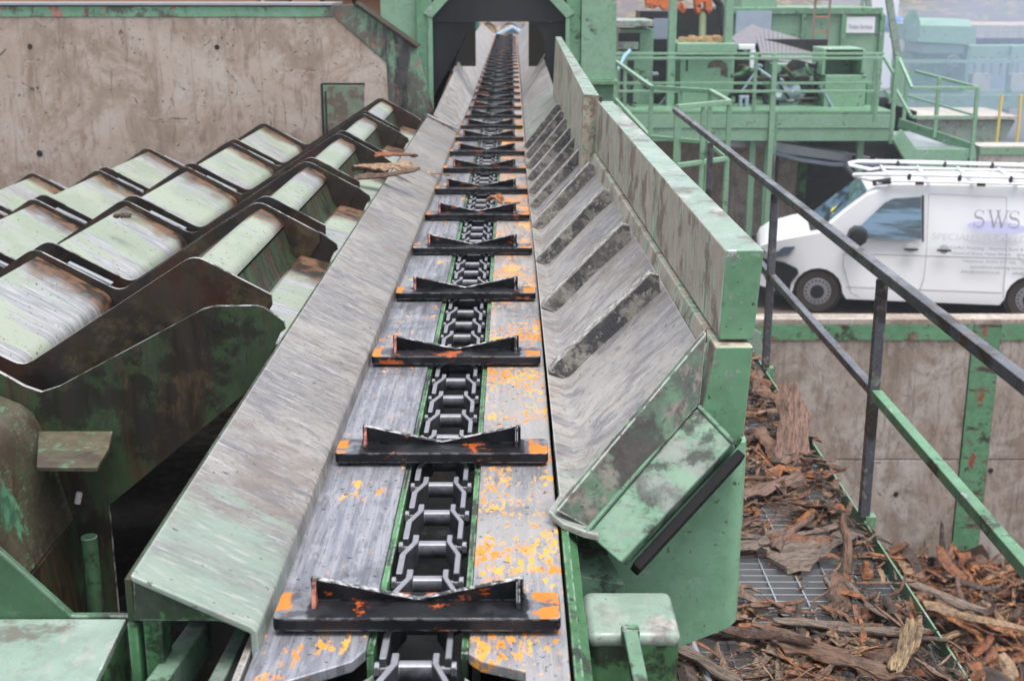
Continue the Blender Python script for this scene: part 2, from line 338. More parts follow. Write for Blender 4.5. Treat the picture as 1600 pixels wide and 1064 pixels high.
def bark_mat(name, cols, grain=False):
    n = NT(name); r = n.island(); st = (.35,2.2,2.2) if grain else (1,1,1)
    ramp = n.t.nodes.new('ShaderNodeValToRGB'); cr = ramp.color_ramp; cr.interpolation = 'CONSTANT'
    while len(cr.elements) < len(cols): cr.elements.new(.5)
    for i, q in enumerate(cols): cr.elements[i].position = i/len(cols); cr.elements[i].color = (*q, 1)
    tot = n.t.nodes.new('ShaderNodeMath'); tot.operation = 'ADD'; n.l(r, tot.inputs[0]); n.l(n.rand, tot.inputs[1])
    fr = n.t.nodes.new('ShaderNodeMath'); fr.operation = 'FRACT'; n.l(tot.outputs[0], fr.inputs[0]); n.l(fr.outputs[0], ramp.inputs[0])
    c = n.mix(n.step(n.noise(24, st, 8, .72), .40, .56), n.mix(.6, ramp.outputs[0], (.02,.014,.011)), ramp.outputs[0])
    c = n.mix(n.step(n.noise(11, st, 7, .7), .52, .62, 0, .55), c, n.mix(.45, ramp.outputs[0], (.30,.24,.20)))
    c = n.mix(n.step(n.noise(60, st, 5, .7), .53, .60, 0, .7), c, (.025,.018,.015))
    return n.bsdf(c, n.mixf(n.noise(9), .45, .85), 0., n.math('ADD', n.math('MULTIPLY', n.noise(24, st, 8, .72), .6), n.math('MULTIPLY', n.noise(60, st, 5, .7), .4)), 1., .02)
BROWNS = [(.18,.085,.05),(.26,.135,.08),(.065,.04,.03),(.28,.16,.105),(.18,.10,.066),(.40,.145,.05),(.08,.058,.046),(.22,.15,.11),(.26,.11,.058),(.38,.24,.14)]
ORANGES = [(.25,.088,.036),(.38,.135,.045),(.09,.045,.03),(.30,.10,.038),(.46,.19,.06),(.12,.07,.045),(.07,.042,.034),(.26,.13,.075),(.17,.095,.065),(.06,.04,.032),(.33,.21,.12)]
M['bark'] = bark_mat('brown_bark', BROWNS)
M['bark_orange'] = bark_mat('orange_bark', ORANGES)
def simple(name, colr, rough=.5, metal=0., var=.15, sc=6, **kw):
    n = NT(name); c = n.mix(n.noise(sc, detail=6), tuple(q*(1-var) for q in colr), tuple(min(1, q*(1+var)) for q in colr))
    return n.bsdf(c, rough, metal, n.noise(sc*5), .1, .003, **kw)
M['galv'] = simple('galvanised_steel', (.42,.45,.48), .4, .5, .2, 14)
M['darkgalv'] = simple('dull_grey_steel', (.20,.19,.21), .6, .2, .3, 9)
M['white'] = simple('white_van_paint', (.80,.81,.83), .22, 0., .02, 2)
M['tyre'] = simple('dusty_tyre', (.05,.042,.036), .8, 0., .3, 12)
M['blackplastic'] = simple('black_plastic', (.018,.019,.023), .5, 0., .2)
M['bluegrey'] = simple('blue_grey_steel', (.35,.42,.52), .45, .1, .2)
M['motor'] = simple('blue_grey_motor', (.25,.32,.38), .45, .1, .2)
M['rimgrey'] = simple('grey_rim', (.36,.37,.39), .4, .4, .1)
M['orange'] = worn('orange_machine_paint', (.72,.17,.045), (.60,.13,.04), wear=.12, metal=(.05,.04,.035), dirta=.12, metallic=0)
M['yellow'] = simple('hazed_yellow_paint', (.78,.60,.16), .5, 0., .1)  # yellow paled, with haze put into the colour
M['wood'] = simple('cut_timber', (.55,.36,.20), .8, 0., .3, 4)
M['woodred'] = simple('reddish_timber', (.42,.22,.13), .8, 0., .35, 5)
M['bluetex'] = simple('letter_grey', (.27,.28,.33), .6, 0., .05)
M['bluetext2'] = simple('letter_pale_grey', (.58,.60,.64), .6, 0., .05)
M['swoosh'] = simple('lilac_ellipse', (.55,.56,.80), .5, 0., .05)
M['signwhite'] = simple('white_sign', (.80,.82,.86), .5, 0., .03)
M['red'] = simple('red_paint', (.55,.10,.08), .5)
M['skyblue'] = simple('pale_blue_rope', (.40,.62,.80), .6)
M['farblue'] = simple('blue_tarpaulin', (.12,.22,.50), .5)
M['sawdust'] = simple('wood_chips', (.55,.36,.20), .9, 0., .5, 30)
M['hivis'] = simple('yellow_hi_vis', (.75,.80,.05), .7)
M['glass'] = NT('sky_banded_glass'); _n = M['glass']
M['glass'] = _n.bsdf(_n.mix(_n.step(_n.noise(1.6, (.5,.5,4), 4), .42, .58), (.02,.045,.06), (.14,.25,.36)), .04, 0., None)  # blue bands paint a sky reflection into the glass colour
M['glass'].node_tree.nodes['Principled BSDF'].inputs['Specular IOR Level'].default_value = .9
def ground_mat():
    n = NT('yard_ground')
    c = n.mix(n.noise(.35, detail=9, rough=.65), (.075,.058,.048), (.16,.125,.105))
    c = n.mix(n.step(n.noise(6, detail=8, rough=.8), .5, .7), c, (.07,.045,.035))
    return n.bsdf(c, .9, 0., n.noise(12, detail=8), .6, .03)
M['ground'] = ground_mat()
_n = NT('bank_earth'); M['bank'] = _n.bsdf(_n.mix(_n.step(_n.noise(.5, (1,1,1), 8, .7), .44, .56), (.13,.105,.12), _n.mix(_n.step(_n.noise(1.5, (1,1,.4), 7), .44, .56), (.09,.11,.06), (.27,.19,.14))), .95, 0., _n.noise(2, detail=8), .8, .2)

GROUND = -4.7
# ------------------------------------------------------------------ the setting: ground, bank
gm = MB(); gm.box(-400, 400, -15, 600, GROUND-.3, GROUND); o = part('ground', gm, M['ground'], loc=(0,0,GROUND)); o['kind'] = 'structure'
bk = MB(); NB = 60
vs = []
for i in range(NB+1):
    x = -60+160*i/NB
    h0 = GROUND-.2; h1 = -2.2+mnoise.noise((x*.09,1,0))*.8; h2 = -.9+mnoise.noise((x*.05,5,2))*1.0
    vs += [(x, 78+2*mnoise.noise((x*.2,0,0)), h0), (x, 84+2*mnoise.noise((x*.15,3,0)), h1), (x, 95, h2+1.2), (x, 130, 3.0)]
fs = [(4*i+k, 4*i+4+k, 4*i+5+k, 4*i+1+k) for i in range(NB) for k in range(3)]
bk.add(vs, fs); o = part('bank', bk, M['bank'], loc=(0,80,GROUND)); o['kind'] = 'structure'

# ------------------------------------------------------------------ chain conveyor: frame
conv = thing('conveyor', (-.15, 4, -1.0), 'long log conveyor trough with worn steel runner strips and a slot for the chain', 'conveyor')
FAR = 28.0
# runner strips in lengths; the nearest ones are cut away around the chain slot
m = MB(); m.prism([(-.402,1.2,-1),(-.352,1.2,-1),(-.347,1.70,-1),(-.246,1.765,-1),(-.229,1.80,-1),(-.229,3.55,-1),(-.402,3.55,-1)], (0,0,-.02))
part('runner_strip', m, M['rail_l'], conv, .003)
m = MB(); m.prism([(.088,1.2,-1),(.022,1.2,-1),(.020,1.735,-1),(-.048,1.765,-1),(-.068,1.79,-1),(-.068,4.3,-1),(.088,4.3,-1)], (0,0,-.02))
part('runner_strip', m, M['rail_r'], conv, .003, label='runner strip flecked with orange paint')
for a, b in ((3.556, 6.5), (6.506, 10.5), (10.506, FAR)):
    m = MB(); m.box(-.402, -.229, a, b, -1.02, -1); part('runner_strip', m, M['rail_l'], conv, .003)
for a, b in ((4.306, 8.1), (8.106, FAR)):
    m = MB(); m.box(-.068, .088, a, b, -1.02, -1); part('runner_strip', m, M['rail_r'], conv, .003)
for x0, x1 in ((-.2285, -.217), (-.080, -.0685)):
    m = MB(); m.box(x0, x1, 1.80, FAR, -1.15, -1.006); part('slot_plate', m, M['green_dirty'], conv, .002)
m = MB(); m.box(-.44, .12, 1.0, FAR, -1.42, -1.40); m.box(-.44, -.425, 1.0, FAR, -1.40, -1.03); m.box(.112, .124, 1.0, FAR, -1.40, -1.03)
m.box(-.24, -.06, 1.2, FAR, -1.27, -1.25)
part('trough', m, M['black'], conv)
m = MB(); m.prism([(-.345,1.69,-1.06),(-.24,1.765,-1.04),(-.215,1.80,-1.04),(-.215,1.3,-1.3),(-.345,1.3,-1.3)], (0,0,-.008)); part('slot_tongue', m, M['green_dirty'], conv, .002)
m = MB(); m.prism([(.015,1.72,-1.06),(-.05,1.755,-1.04),(-.075,1.79,-1.04),(-.075,1.3,-1.3),(.015,1.3,-1.3)], (0,0,-.008)); part('slot_tongue', m, M['green_dirty'], conv, .002)
# dark angle along the right edge
m = MB(); m.prism([(.094,1.2,-1.0),(.108,1.2,-1.0),(.108,1.2,-1.012),(.125,1.2,-1.03),(.125,1.2,-1.09),(.094,1.2,-1.09)], (0,1.6,0)); part('edge_angle', m, M['green_dirty'], conv, .002)
m = MB(); m.prism([(-.42,1.2,-1.0),(-.408,1.2,-1.0),(-.408,1.2,-1.10),(-.42,1.2,-1.10)], (0,FAR-2,0)); part('edge_angle', m, M['plate_bare'], conv, .002)
# support posts under the trough, on the ground
for y in (3.0, 6.0, 9.0, 12.5, 16, 20, 24, 27):
    for x in (-.40, .09):
        m = MB(); m.box(x-.05, x+.05, y, y+.1, GROUND, -1.42); part('leg', m, M['green'], conv)

# left guard plate
gp = thing('guard_plate', (-.5, 1.8, -.95), 'sloping worn grey steel guard plate along the left side of the chain', 'guard plate')
def bend(ix, iz, ox, oz, y0, y1, ix2=None, iz2=None, ox2=None, oz2=None, th=.012, fl=.055):
    ix2 = ix if ix2 is None else ix2; iz2 = iz if iz2 is None else iz2; ox2 = ox if ox2 is None else ox2; oz2 = oz if oz2 is None else oz2
    mb = MB()
    def ring(ix, iz, ox, oz, y):
        return [(ox,y,oz),(ix-.01*(1 if ix>ox else -1),y,iz+.002),(ix,y,iz-.008),(ix,y,iz-fl),(ix-.012*(1 if ix>ox else -1),y,iz-fl),(ix-.012*(1 if ix>ox else -1),y,iz-.012),(ox,y,oz-th)]
    a, b = ring(ix, iz, ox, oz, y0), ring(ix2, iz2, ox2, oz2, y1); n = len(a)
    mb.add(a+b, [list(range(n))[::-1], list(range(n, 2*n))]+[(i, (i+1) % n, (i+1) % n+n, i+n) for i in range(n)]); return mb
part('plate', bend(-.394, -.956, -.584, -.867, 1.79, 8.75, -.375, -.956, -.575, -.855), M['plate'], gp, .004)
e0 = [at(201,903,Y=1.79), at(206,974,Y=1.79), at(345,969,Y=1.79), at(398,988,Y=1.79), at(400,984,Y=1.79)]
m = MB(); m.prism([(-.582,1.794,-.876),(-.586,1.794,-.948),(-.455,1.794,-.948),(-.40,1.794,-.966)], (0,.010,0)); part('end_plate', m, M['green_dirty'], gp, .003)
m = MB(); m.prism([(-.584,1.797,-.8775),(-.596,1.797,-.8775),(-.596,1.797,-.95),(-.584,1.797,-.95)], (0,6.9,0)); part('outer_flange', m, M['darkgreen'], gp, .002)
m = MB(); m.prism([(-.36,8.758,-.953),(-.575,8.758,-.853),(-.575,8.758,-.838),(-.36,8.758,-.940)], (0,.05,0)); part('weld_seam', m, M['plate_bare'], gp, .004)
part('plate', bend(-.372, -.956, -.535, -.845, 8.82, 12.3, -.35, -.956, -.50, -.685), M['flare'], gp, .004)
part('plate', bend(-.36, -.958, -.545, -.66, 12.33, 17.0, -.35, -.96, -.545, -.68), M['flare'], gp, .004)
part('plate', bend(-.35, -.96, -.545, -.68, 17.02, 26.5, -.33, -.96, -.60, -.72), M['flare'], gp, .004)
# frame below the near end of the guard
fb = thing('conveyor_stand', (-.5, 1.6, -1.2), 'mucky dark green stand with two flat bars beneath the near end of the guard plate', 'stand')
m = MB(); m.box(-.578, -.548, 1.81, 1.86, GROUND, -.955); part('post', m, M['green_dirty'], fb, .004)
m = MB(); m.box(-.600, -.584, 1.803, 1.84, GROUND, -.955); part('post', m, M['green_dirty'], fb, .003)
for (xa, ya_), (xb, yb_), w_ in (((290,1000),(243,1064),.034), ((366,1006),(336,1064),.024)):
    a0, b0 = at(xa,ya_,Z=-1.03), at(xb,yb_,Z=-1.03); e = b0+(b0-a0)*2; m = MB(); m.bar(a0+(a0-b0)*.6-Vector((0,0,.03)), e-Vector((0,0,.03)), w_, .06); part('flat_bar', m, M['green_edge'], fb, .003)
m = MB(); m.box(-.545, -.42, 1.95, 1.96, -1.5, -.972); part('back_plate', m, M['black'], fb)

# ------------------------------------------------------------------ the chain: links and flights
S, Y0 = .746, 1.868
CX, CZ = -.150, -1.028
chain = thing('conveyor_chain', (CX, Y0, CZ), 'dark steel conveyor chain carrying a row of black V topped flights', 'chain')
P = S/5
def link_mesh():
    m = MB(); h = .044
    for s in (-1, 1):
        xs = [(.026, P*.56), (.026, P*.34), (.045, -.02*P), (.045, -P*.56)]
        t = .012
        poly = [(CX+s*(x), Y0+y, CZ+h/2) for x, y in xs]+[(CX+s*(x+t), Y0+y, CZ+h/2) for x, y in xs[::-1]]
        m.prism(poly, (0,0,-h))
    m.cyl((CX, Y0+P*.46, CZ-.002), (1,0,0), .0165, .056, 14)
    m.cyl((CX, Y0-P*.54, CZ-.002), (1,0,0), .009, .122, 8)
    for s in (-1, 1): m.cyl((CX+s*.060, Y0-P*.54, CZ-.002), (1,0,0), .0155, .010, 8)
    return m
l0 = part('link', link_mesh(), M['chain'], chain, .0018, 1)
l0.data.materials.append(M['chain_face'])
for f in l0.data.polygons:
    if f.normal.z > .9: f.material_index = 1  # upward faces take the paler grey
def flight_base():
    m = MB(); x0, x1, y0, y1, r = -.382, .078, Y0-.026, Y0+.068, .011
    poly = []
    for cx, cy, a0 in ((x1-r, y1-r, 0), (x0+r, y1-r, 90), (x0+r, y0+r, 180), (x1-r, y0+r, 270)):
        for k in range(4): a = R(a0+30*k); poly.append((cx+r*math.cos(a), cy+r*math.sin(a), -.968))
    m.prism(poly, (0,0,-.024)); return m
f0 = part('flight', flight_base(), M['flight'], chain, .0035)
VX0, VX1 = -.327, .019; VC = (VX0+VX1)/2
yb = Y0+.034
za, zc_ = at(490,901,Y=yb).z, at(680,935,Y=yb).z
m = MB(); m.prism([(VX0,yb,-.9675),(VC,yb,-.9675),(VX1,yb,-.9675),(VX1,yb-.004,za),(VC,yb-.002,zc_),(VX0,yb-.004,za)], (0,.011,0)); vp = part('v_plate', m, M['flight'], f0, .0012, 1)
vp.data.materials.append(M['lit_flight_edge'])
for f in vp.data.polygons:
    if f.normal.z > .7: f.material_index = 1  # worn top edges painted paler, as if the sky lit them
for x, mt in ((VX0+.004, 'rustpink'), (VX1-.012, 'flight')):
    m = MB(); m.prism([(x,yb-.002,-.9675),(x,yb-.028,-.9675),(x,yb-.026,-.960),(x,yb-.012,za-.004),(x,yb-.004,za-.002)], (.006,0,0)); part('gusset', m, M[mt], f0)
for k in range(-5, 56):
    if k: dup_part(l0, chain, (0, k*P, 0))
for k in range(1, 34): dup_part(f0, chain, (0, k*S, 0))

# ------------------------------------------------------------------ right side: flared guard with ribs and wall
sg = thing('side_guard', (.4, 2.3, -.9), 'ribbed steel side guard with flared face and tall scuffed green wall right of the chain', 'guard')
WT = [(2.52, .425, .508, -.512), (5.55, .362, .43, -.476)]     # y, inner x, outer x, top z
def lerp(a, b, t): return a+(b-a)*t
def wall_seg(zo_top, zo_bot, y0, y1, inset0=0., inset1=0., thick=None):
    m = MB(); vs = []
    for y in (y0, y1):
        t = (y-WT[0][0])/(WT[1][0]-WT[0][0]); xi, xo, zt = lerp(.425,.362,t), lerp(.508,.430,t), lerp(-.512,-.476,t)
        zb = lerp(-.700,-.692,t)
        if zo_top == 'top': vs += [(xi,y,zb),(xo-.012,y,zb),(xo,y,zt),(xi+.004,y,zt)]
        else: vs += [(xi-.040,y,-.872),(xo-.03,y,-.93),(xo-.018,y,zb-.006),(xi-.012,y,zb-.006)]
    m.add(vs, [(0,1,2,3),(7,6,5,4),(0,4,5,1),(1,5,6,2),(2,6,7,3),(3,7,4,0)]); return m
w1 = part('wall_panel', wall_seg('top', 0, 2.53, 5.55), M['wallplate'], sg, .004)
w1.data.materials.append(M['mint_top']); w1.data.materials.append(M['green'])
for f in w1.data.polygons:
    if f.normal.z > .8: f.material_index = 1  # top faces get pale green: sky sheen painted into the colour
    elif f.normal.y < -.8 or f.normal.x > .6: f.material_index = 2
w2 = part('wall_panel', wall_seg('low', 0, 2.50, 5.55), M['wallplate'], sg, .004)
w2.data.materials.append(M['green'])
for f in w2.data.polygons:
    if f.normal.y < -.8 or f.normal.x > .6: f.material_index = 1
m = MB(); m.prism([(.309,5.57,-.449),(.374,5.57,-.452),(.352,5.57,-.72),(.296,5.57,-.74)], (0,.001,0))
m = MB(); vs = [(.300,5.58,-.80),(.352,5.58,-.78),(.374,5.58,-.452),(.309,5.58,-.449),(.300,9.6,-.80),(.352,9.6,-.78),(.36,9.6,-.36),(.318,9.6,-.36)]
m.add(vs, [(0,1,2,3),(7,6,5,4),(0,4,5,1),(1,5,6,2),(2,6,7,3),(3,7,4,0)])
w3 = part('wall_panel', m, M['wallplate'], sg, .003); w3.data.materials.append(M['mint_top'])
for f in w3.data.polygons:
    if f.normal.z > .7: f.material_index = 1  # same painted sky sheen on the far wall top
m = MB(); m.box(.376, .381, 5.5, 5.575, -.70, -.455); part('gap_plate', m, M['black'], sg)
# flare: narrow strip beside the chain, then the slope; seam between two lengths
def flare(y0, y1, dx=0., hi=(.408,-.862), lo=(.150,-1.010), strip=.092, yl=None):
    m = MB(); th = .012
    p = [(strip+dx,-.972),(strip+.004+dx,-.966),(lo[0]-.01+dx,lo[1]+.008),(lo[0]+.008+dx,lo[1]+.008),(hi[0]+dx,hi[1])]
    a = [(x,y0,z) for x, z in p]; b = [(x,y0,z-th-.006) for x, z in p][::-1]
    m.prism(a+b, (0,y1-y0,0)); return m
# slope steeper: from the strip up to the wall foot
FL_LO, FL_HI = (.148,-.992), (.402,-.742)
def flare2(y0, y1, dx0=0., dx1=0., hi=FL_HI):
    m = MB(); th = .014
    def ring(y, dx):
        p = [(.093+dx*.2,-.970),(.138+dx*.5,-.984),(.158+dx*.6,-.978),(hi[0]+dx,hi[1])]
        return [(x,y,z) for x, z in p]+[(x+.004,y,z-th) for x, z in p][::-1]
    a, b = ring(y0,dx0), ring(y1,dx1); n = len(a)
    if y0 < 3: a = [(x,y+max(0,x-.16)*.95,z) for x, y, z in a]
    m.add(a+b, [list(range(n))[::-1], list(range(n,2*n))]+[(i,(i+1) % n,(i+1) % n+n,i+n) for i in range(n)]); return m
f1 = flare2(2.36, 5.66, 0, -.052)
part('flare_plate', f1, M['flare'], sg, .003)
part('flare_plate', flare2(5.67, 8.3, -.064, -.085), M['flare'], sg, .003)
# near lip of the flare: strip and end flange
lip = [at(855,796,Z=-.972), at(905,830,Z=-1.0), at(936,842,Z=-1.015)]
LA, LB, LC, LD = at(856,797,Z=-.972), at(880,818,Z=-.985), at(912,831,Z=-.998), at(936,836,Z=-1.002)
m = MB(); m.prism([(.093,2.366,-.971),(.138,2.366,-.985),(.165,2.366,-.979),tuple(LD),tuple(LC),tuple(LB),tuple(LA)], (0,0,-.014)); part('flare_lip', m, M['flare'], sg, .004)
q = [at(1090,634,Y=2.50), at(1146,692,Y=2.40), at(970,880,Y=2.22), at(918,834,Y=2.245)]
fd = Vector((.016,.05,-.03))
m = MB(); m.prism(q, fd); part('end_flange', m, M['green_edge'], sg, .005)
m = MB(); m.bar(q[0]+Vector((-.004,0,.003)), q[3]+Vector((-.004,0,.003)), .010, .010); part('weld_bead', m, M['green_edge'], sg, .004)
m = MB(); m.bar(q[0], q[1], .012, .010); part('weld_bead', m, M['green_edge'], sg, .004)
r0, r1, r2, r3 = at(870,798,Z=-.966), at(1104,520,Y=2.515), at(1094,630,Y=2.495), at(922,826,Y=2.262)
m = MB(); m.prism([r0, r1, r2, r3], (-.004,.014,.002)); m.add([r0+Vector((.002,.015,.004)), r1+Vector((.002,.015,.004)), r1+Vector((.012,.06,-.035)), r0+Vector((.012,.06,-.012))], [(0,1,2,3)]); part('rib', m, M['ribgreen'], sg, .002, label='green scraped end rib')
# ribs
def rib(y, dx):
    RT = -.682 if y < 2.6 else -.704
    m = MB(); lo = (.106+dx*.3,-.972); k = dx
    p = [(.100+dx*.3,-.965),(.114+dx*.35,-.947),(.365+k,RT),(.386+k,RT-.006),(.402+k,-.80),(.150+dx*.6,-.985)]
    m.prism([(x,y,z) for x, z in p], (.0,.014,0))
    m.prism([(p[0][0],y+.0145,p[0][1]),(p[1][0],y+.0145,p[1][1]),(p[2][0],y+.0145,p[2][1]),(p[2][0]+.012,y+.0145,p[2][1]-.02),(p[1][0]+.012,y+.0145,p[1][1]-.012)], (0,.034,0))
    return m
yr = 2.47
for k in range(1, 11):
    y = [2.52, 3.18, 3.88, 4.58, 5.28, 5.80, 6.22, 6.65, 7.1, 7.55, 8.0][k]
    dx = -.052*(y-2.4)/3.2
    o = part('rib', rib(y, dx), M['ribface'], sg)
    o.data.materials.append(M['lit_rib_lip'])
    for f in o.data.polygons:
        if f.normal.z > .5: f.material_index = 1  # upward faces painted speckled pale so the scuffed ribs look lit
m = MB(); m.box(.126, .32, 2.47, 2.478, -1.42, -1.005); m.box(.126, .134, 2.45, 9, -1.5, -1.02); part('gap_blocker', m, M['gusset'], sg)  # dark sheets added to block the bright gap under the lip
# right far flares beyond the ribs
rf = thing('far_guard_plate', (.2, 10, -.95), 'plain pale steel guard plate right of the chain inside the curtained gate', 'guard plate')
part('plate', bend(.090, -.965, .33, -.80, 8.35, 12.3, .090, -.965, .30, -.66, th=.012), M['flare'], rf, .003)
part('plate', bend(.095, -.965, .31, -.62, 12.33, 26.5, .10, -.965, .30, -.68, th=.012), M['flare'], rf, .003)
# green drop panel beneath the flange
dp = thing('drop_panel', (.4, 2.4, -1.33), 'big smooth green curved side panel hanging below the ribbed guard', 'panel')
path = [(.20,2.45),(.445,2.45),(.462,2.454),(.475,2.465),(.482,2.485),(.488,2.74)]
n = len(path); outer = [Vector((x,y,0)) for x, y in path]
m = MB(); th = .008; vs = []
inn = []
for i, q_ in enumerate(outer):
    d = (outer[min(i+1,n-1)]-outer[max(i-1,0)]).normalized(); inn.append(q_+Vector((-d.y,d.x,0))*th)
ZB0, ZB1 = at(1010,1030,Y=2.45), at(1150,976,Y=2.45)
def zb(x): return lerp(ZB0.z, ZB1.z, (x-ZB0.x)/(ZB1.x-ZB0.x))
def zt(x): return -.90 if x > .46 else -.92
for q_ in outer: vs += [(q_.x,q_.y,zb(q_.x)),(q_.x,q_.y,zt(q_.x))]
for q_ in inn: vs += [(q_.x,q_.y,zb(q_.x)),(q_.x,q_.y,zt(q_.x))]
fs = []
for i in range(n-1):
    a, b, c, d = 2*i, 2*i+1, 2*i+3, 2*i+2; fs.append((a,d,c,b)); o_ = 2*n
    fs.append((a+o_,b+o_,c+o_,d+o_)); fs.append((b,c,c+o_,b+o_)); fs.append((a,a+o_,d+o_,d))
fs.append((0,1,1+2*n,2*n)); e = 2*(n-1); fs.append((e,e+2*n,e+1+2*n,e+1))
m.add(vs, fs); part('panel', m, M['green_clean'], dp)
m = MB(); m.box(.494, .502, 2.58, 2.70, -1.14, -.935); part('side_tab', m, M['green_clean'], dp, .002)
m = MB(); a0, b0 = at(1156,712,Y=2.42), at(992,890,Y=2.27); m.bar(a0, b0, .02, .05, up=(.6,0,.8)); part('rubber_strip', m, M['mattblack'], dp, .003)
# stub post with rounded cap and lever
sp = thing('stub_post', (.22, 2.15, -1.12), 'square green stub post with rounded pale cap beside the near right runner', 'post')
m = MB(); m.box(.137, .302, 2.07, 2.24, -1.9, -1.123); part('post', m, M['green_dirty'], sp, .022, 4)
m = MB(); m.box(.135, .304, 2.068, 2.242, -1.150, -1.118); part('cap', m, M['mint_top'], sp, .022, 5)
a0, b0 = at(985,992,Y=2.05), at(1003,1080,Y=1.93); m = MB(); m.bar(a0, b0, .026, .03, up=(0,-1,.4)); part('lever', m, M['green_edge'], sp, .004)
m = MB(); m.box(a0.x-.016, a0.x+.016, a0.y-.01, 2.068, a0.z-.02, a0.z+.014); part('bracket', m, M['green'], sp, .005)
tp = [at(900,855,Y=2.36), at(945,858,Y=2.36), at(976,912,Y=2.27), at(905,900,Y=2.27)]
m = MB(); m.prism(tp, (0,.004,-.012)); m.prism([tp[3], tp[2], tp[2]+Vector((0,0,-.05)), tp[3]+Vector((0,0,-.05))], (0,.01,0)); o = part('wedge_plate', m, M['green_edge'], None, .002, loc=tuple(tp[3])); tag(o, 'small tilted green plate wedged between stub post and ribbed guard', 'plate')

# ------------------------------------------------------------------ walkway, handrail
WZ = -2.13
wk = thing('walkway', (1.0, 6, WZ), 'galvanised grating walkway with a green kick plate right of the conveyor', 'walkway')
m = MB(); m.prism([(1.416,2.0,-2.24),(1.424,2.0,-2.24),(1.424,2.0,-2.075),(1.416,2.0,-2.075)], (0,9.2,0)); part('kick_plate', m, M['green'], wk, .001, 1)
m = MB(); m.box(.46, 1.416, 2.0, 2.006, WZ-.032, WZ-.002); bar0 = part('grating_bar', m, M['galv'], wk)
y = 2.0; nb = 1
while y < 8.6:
    y += .052; dup_part(bar0, wk, (0, y-2.0, 0)); nb += 1
m = MB(); m.box(.50, .5055, 2.0, 8.65, WZ-.012, WZ); rod0 = part('cross_rod', m, M['galv'], wk)
for k in range(1, 9): dup_part(rod0, wk, (k*.112, 0, 0))
m = MB(); m.box(.44, 1.40, 2.0, 2.1, -2.4, WZ-.034); m.box(.44, .50, 2.0, 11, -2.4, WZ-.034); part('bearer', m, M['green'], wk)
for y in (2.3, 5.5, 8.4):
    m = MB(); m.box(1.33, 1.41, y, y+.08, GROUND, -2.25); part('leg', m, M['green'], wk)

hr = thing('handrail', (1.42, 6.9, -2.1), 'straight handrail with dark unpainted steel tubes along the grating walkway', 'handrail')
HX = 1.42
m = MB(); m.bar((HX,2.0,-1.065), (HX,11.3,-1.045), .042); part('top_rail', m, M['blacksteel'], hr, .004)
m = MB(); m.bar((HX,4.82,-1.535), (HX,9.15,-1.53), .036); part('mid_rail', m, M['blacksteel'], hr, .004)
m = MB(); m.bar((HX,2.0,-1.56), (HX,4.75,-1.535), .040); part('mid_rail', m, M['green'], hr, .004, label='green painted lower rail')
for y in (4.79, 6.87, 9.2):
    m = MB(); m.box(HX-.02, HX+.02, y-.02, y+.02, -2.06, -1.085); ps = part('post', m, M['blacksteel'], hr, .004)
    m = MB(); m.box(HX+.002, HX+.045, y-.022, y+.022, -2.12, -2.055); part('weld_stub', m, M['green'], ps, .003)
# green landing rail beyond
lr = thing('landing_rail', (1.7, 12.5, -2.1), 'green handrail bent round the landing beyond the dark rail', 'handrail')
pts = [at(1058,168,Z=-1.04), at(1140,160,Z=-1.04), at(1110,143,Z=-1.04), at(1018,137,Z=-1.04), at(963,97,Z=-1.04)]
m = MB()
for a, b in zip(pts, pts[1:]): m.bar(a, b, .045)
part('top_rail', m, M['green_far'], lr, .004)
m = MB()
for a, b in zip(pts, pts[1:]): m.bar(a+Vector((0,0,-.52)), b+Vector((0,0,-.52)), .04)
part('mid_rail', m, M['green_far'], lr, .004)
for q_ in pts+[(pts[0]+pts[1])*.5, (pts[2]+pts[3])*.5]:
    m = MB(); m.box(q_.x-.022, q_.x+.022, q_.y-.022, q_.y+.022, GROUND if q_ is pts[1] or q_ is pts[0] else -2.3, q_.z-.024); part('post', m, M['green_far'], lr, .003)
m = MB(); m.prism([(pts[1].x+.05,pts[1].y-.1,-2.2),(pts[2].x+.05,pts[2].y+.1,-2.2),(1.0,18,-2.2),(1.0,11.2,-2.2),(1.40,11.2,-2.2)], (0,0,-.08)); part('landing_plate', m, M['green_far'], lr)
mp = thing('mint_sheet', (1.40, 8, -2.1), 'small pale mint sheet standing at the far end of the kick plate', 'sheet')
q_ = [at(1166,508,Y=7.6), at(1189,520,Y=7.6), at(1190,568,Y=7.6), at(1175,560,Y=7.6), at(1166,545,Y=7.6)]
m = MB(); m.prism(q_, (0,.02,0)); part('plate', m, M['mint_top'], mp)

# ------------------------------------------------------------------ left: step feeder
PX, PZ = .797, .168
def pk(k): return (-.885-PX*k, -.72-PZ*k)
def vl(k): return (-1.39-PX*k, -1.045-PZ*k)
def arc(a, b, c, r, n=4):
    """round the corner b of a-b-c"""
    a, b, c = Vector((*a,0)), Vector((*b,0)), Vector((*c,0)); u, v = (a-b).normalized(), (c-b).normalized(); p, q = b+u*r, b+v*r
    return [tuple(((1-t)**2*p+2*t*(1-t)*b+t*t*q).xy) for t in [i/n for i in range(n+1)]]
def step_profile(dz=0., dx=0., ends=True):
    raw = [(-4.9,-1.36-.33+.12)]
    for k in (3, 2, 1, 0):
        raw += [vl(k), pk(k)] if k < 4 else []
    raw = [(vl(3)[0]-.55, vl(3)[1]+.27)]
    for k in (3, 2, 1): raw += [vl(k), pk(k)]
    raw += [vl(0), pk(0), (-.674,-.835)]
    out = [raw[0]]
    for i in range(1, len(raw)-1): out += arc(raw[i-1], raw[i], raw[i+1], .035)
    out.append(raw[-1]); return [(x+dx, z+dz) for x, z in out]
PROF = step_profile()
ROW = 1.075; RY = 3.49; RL = .93
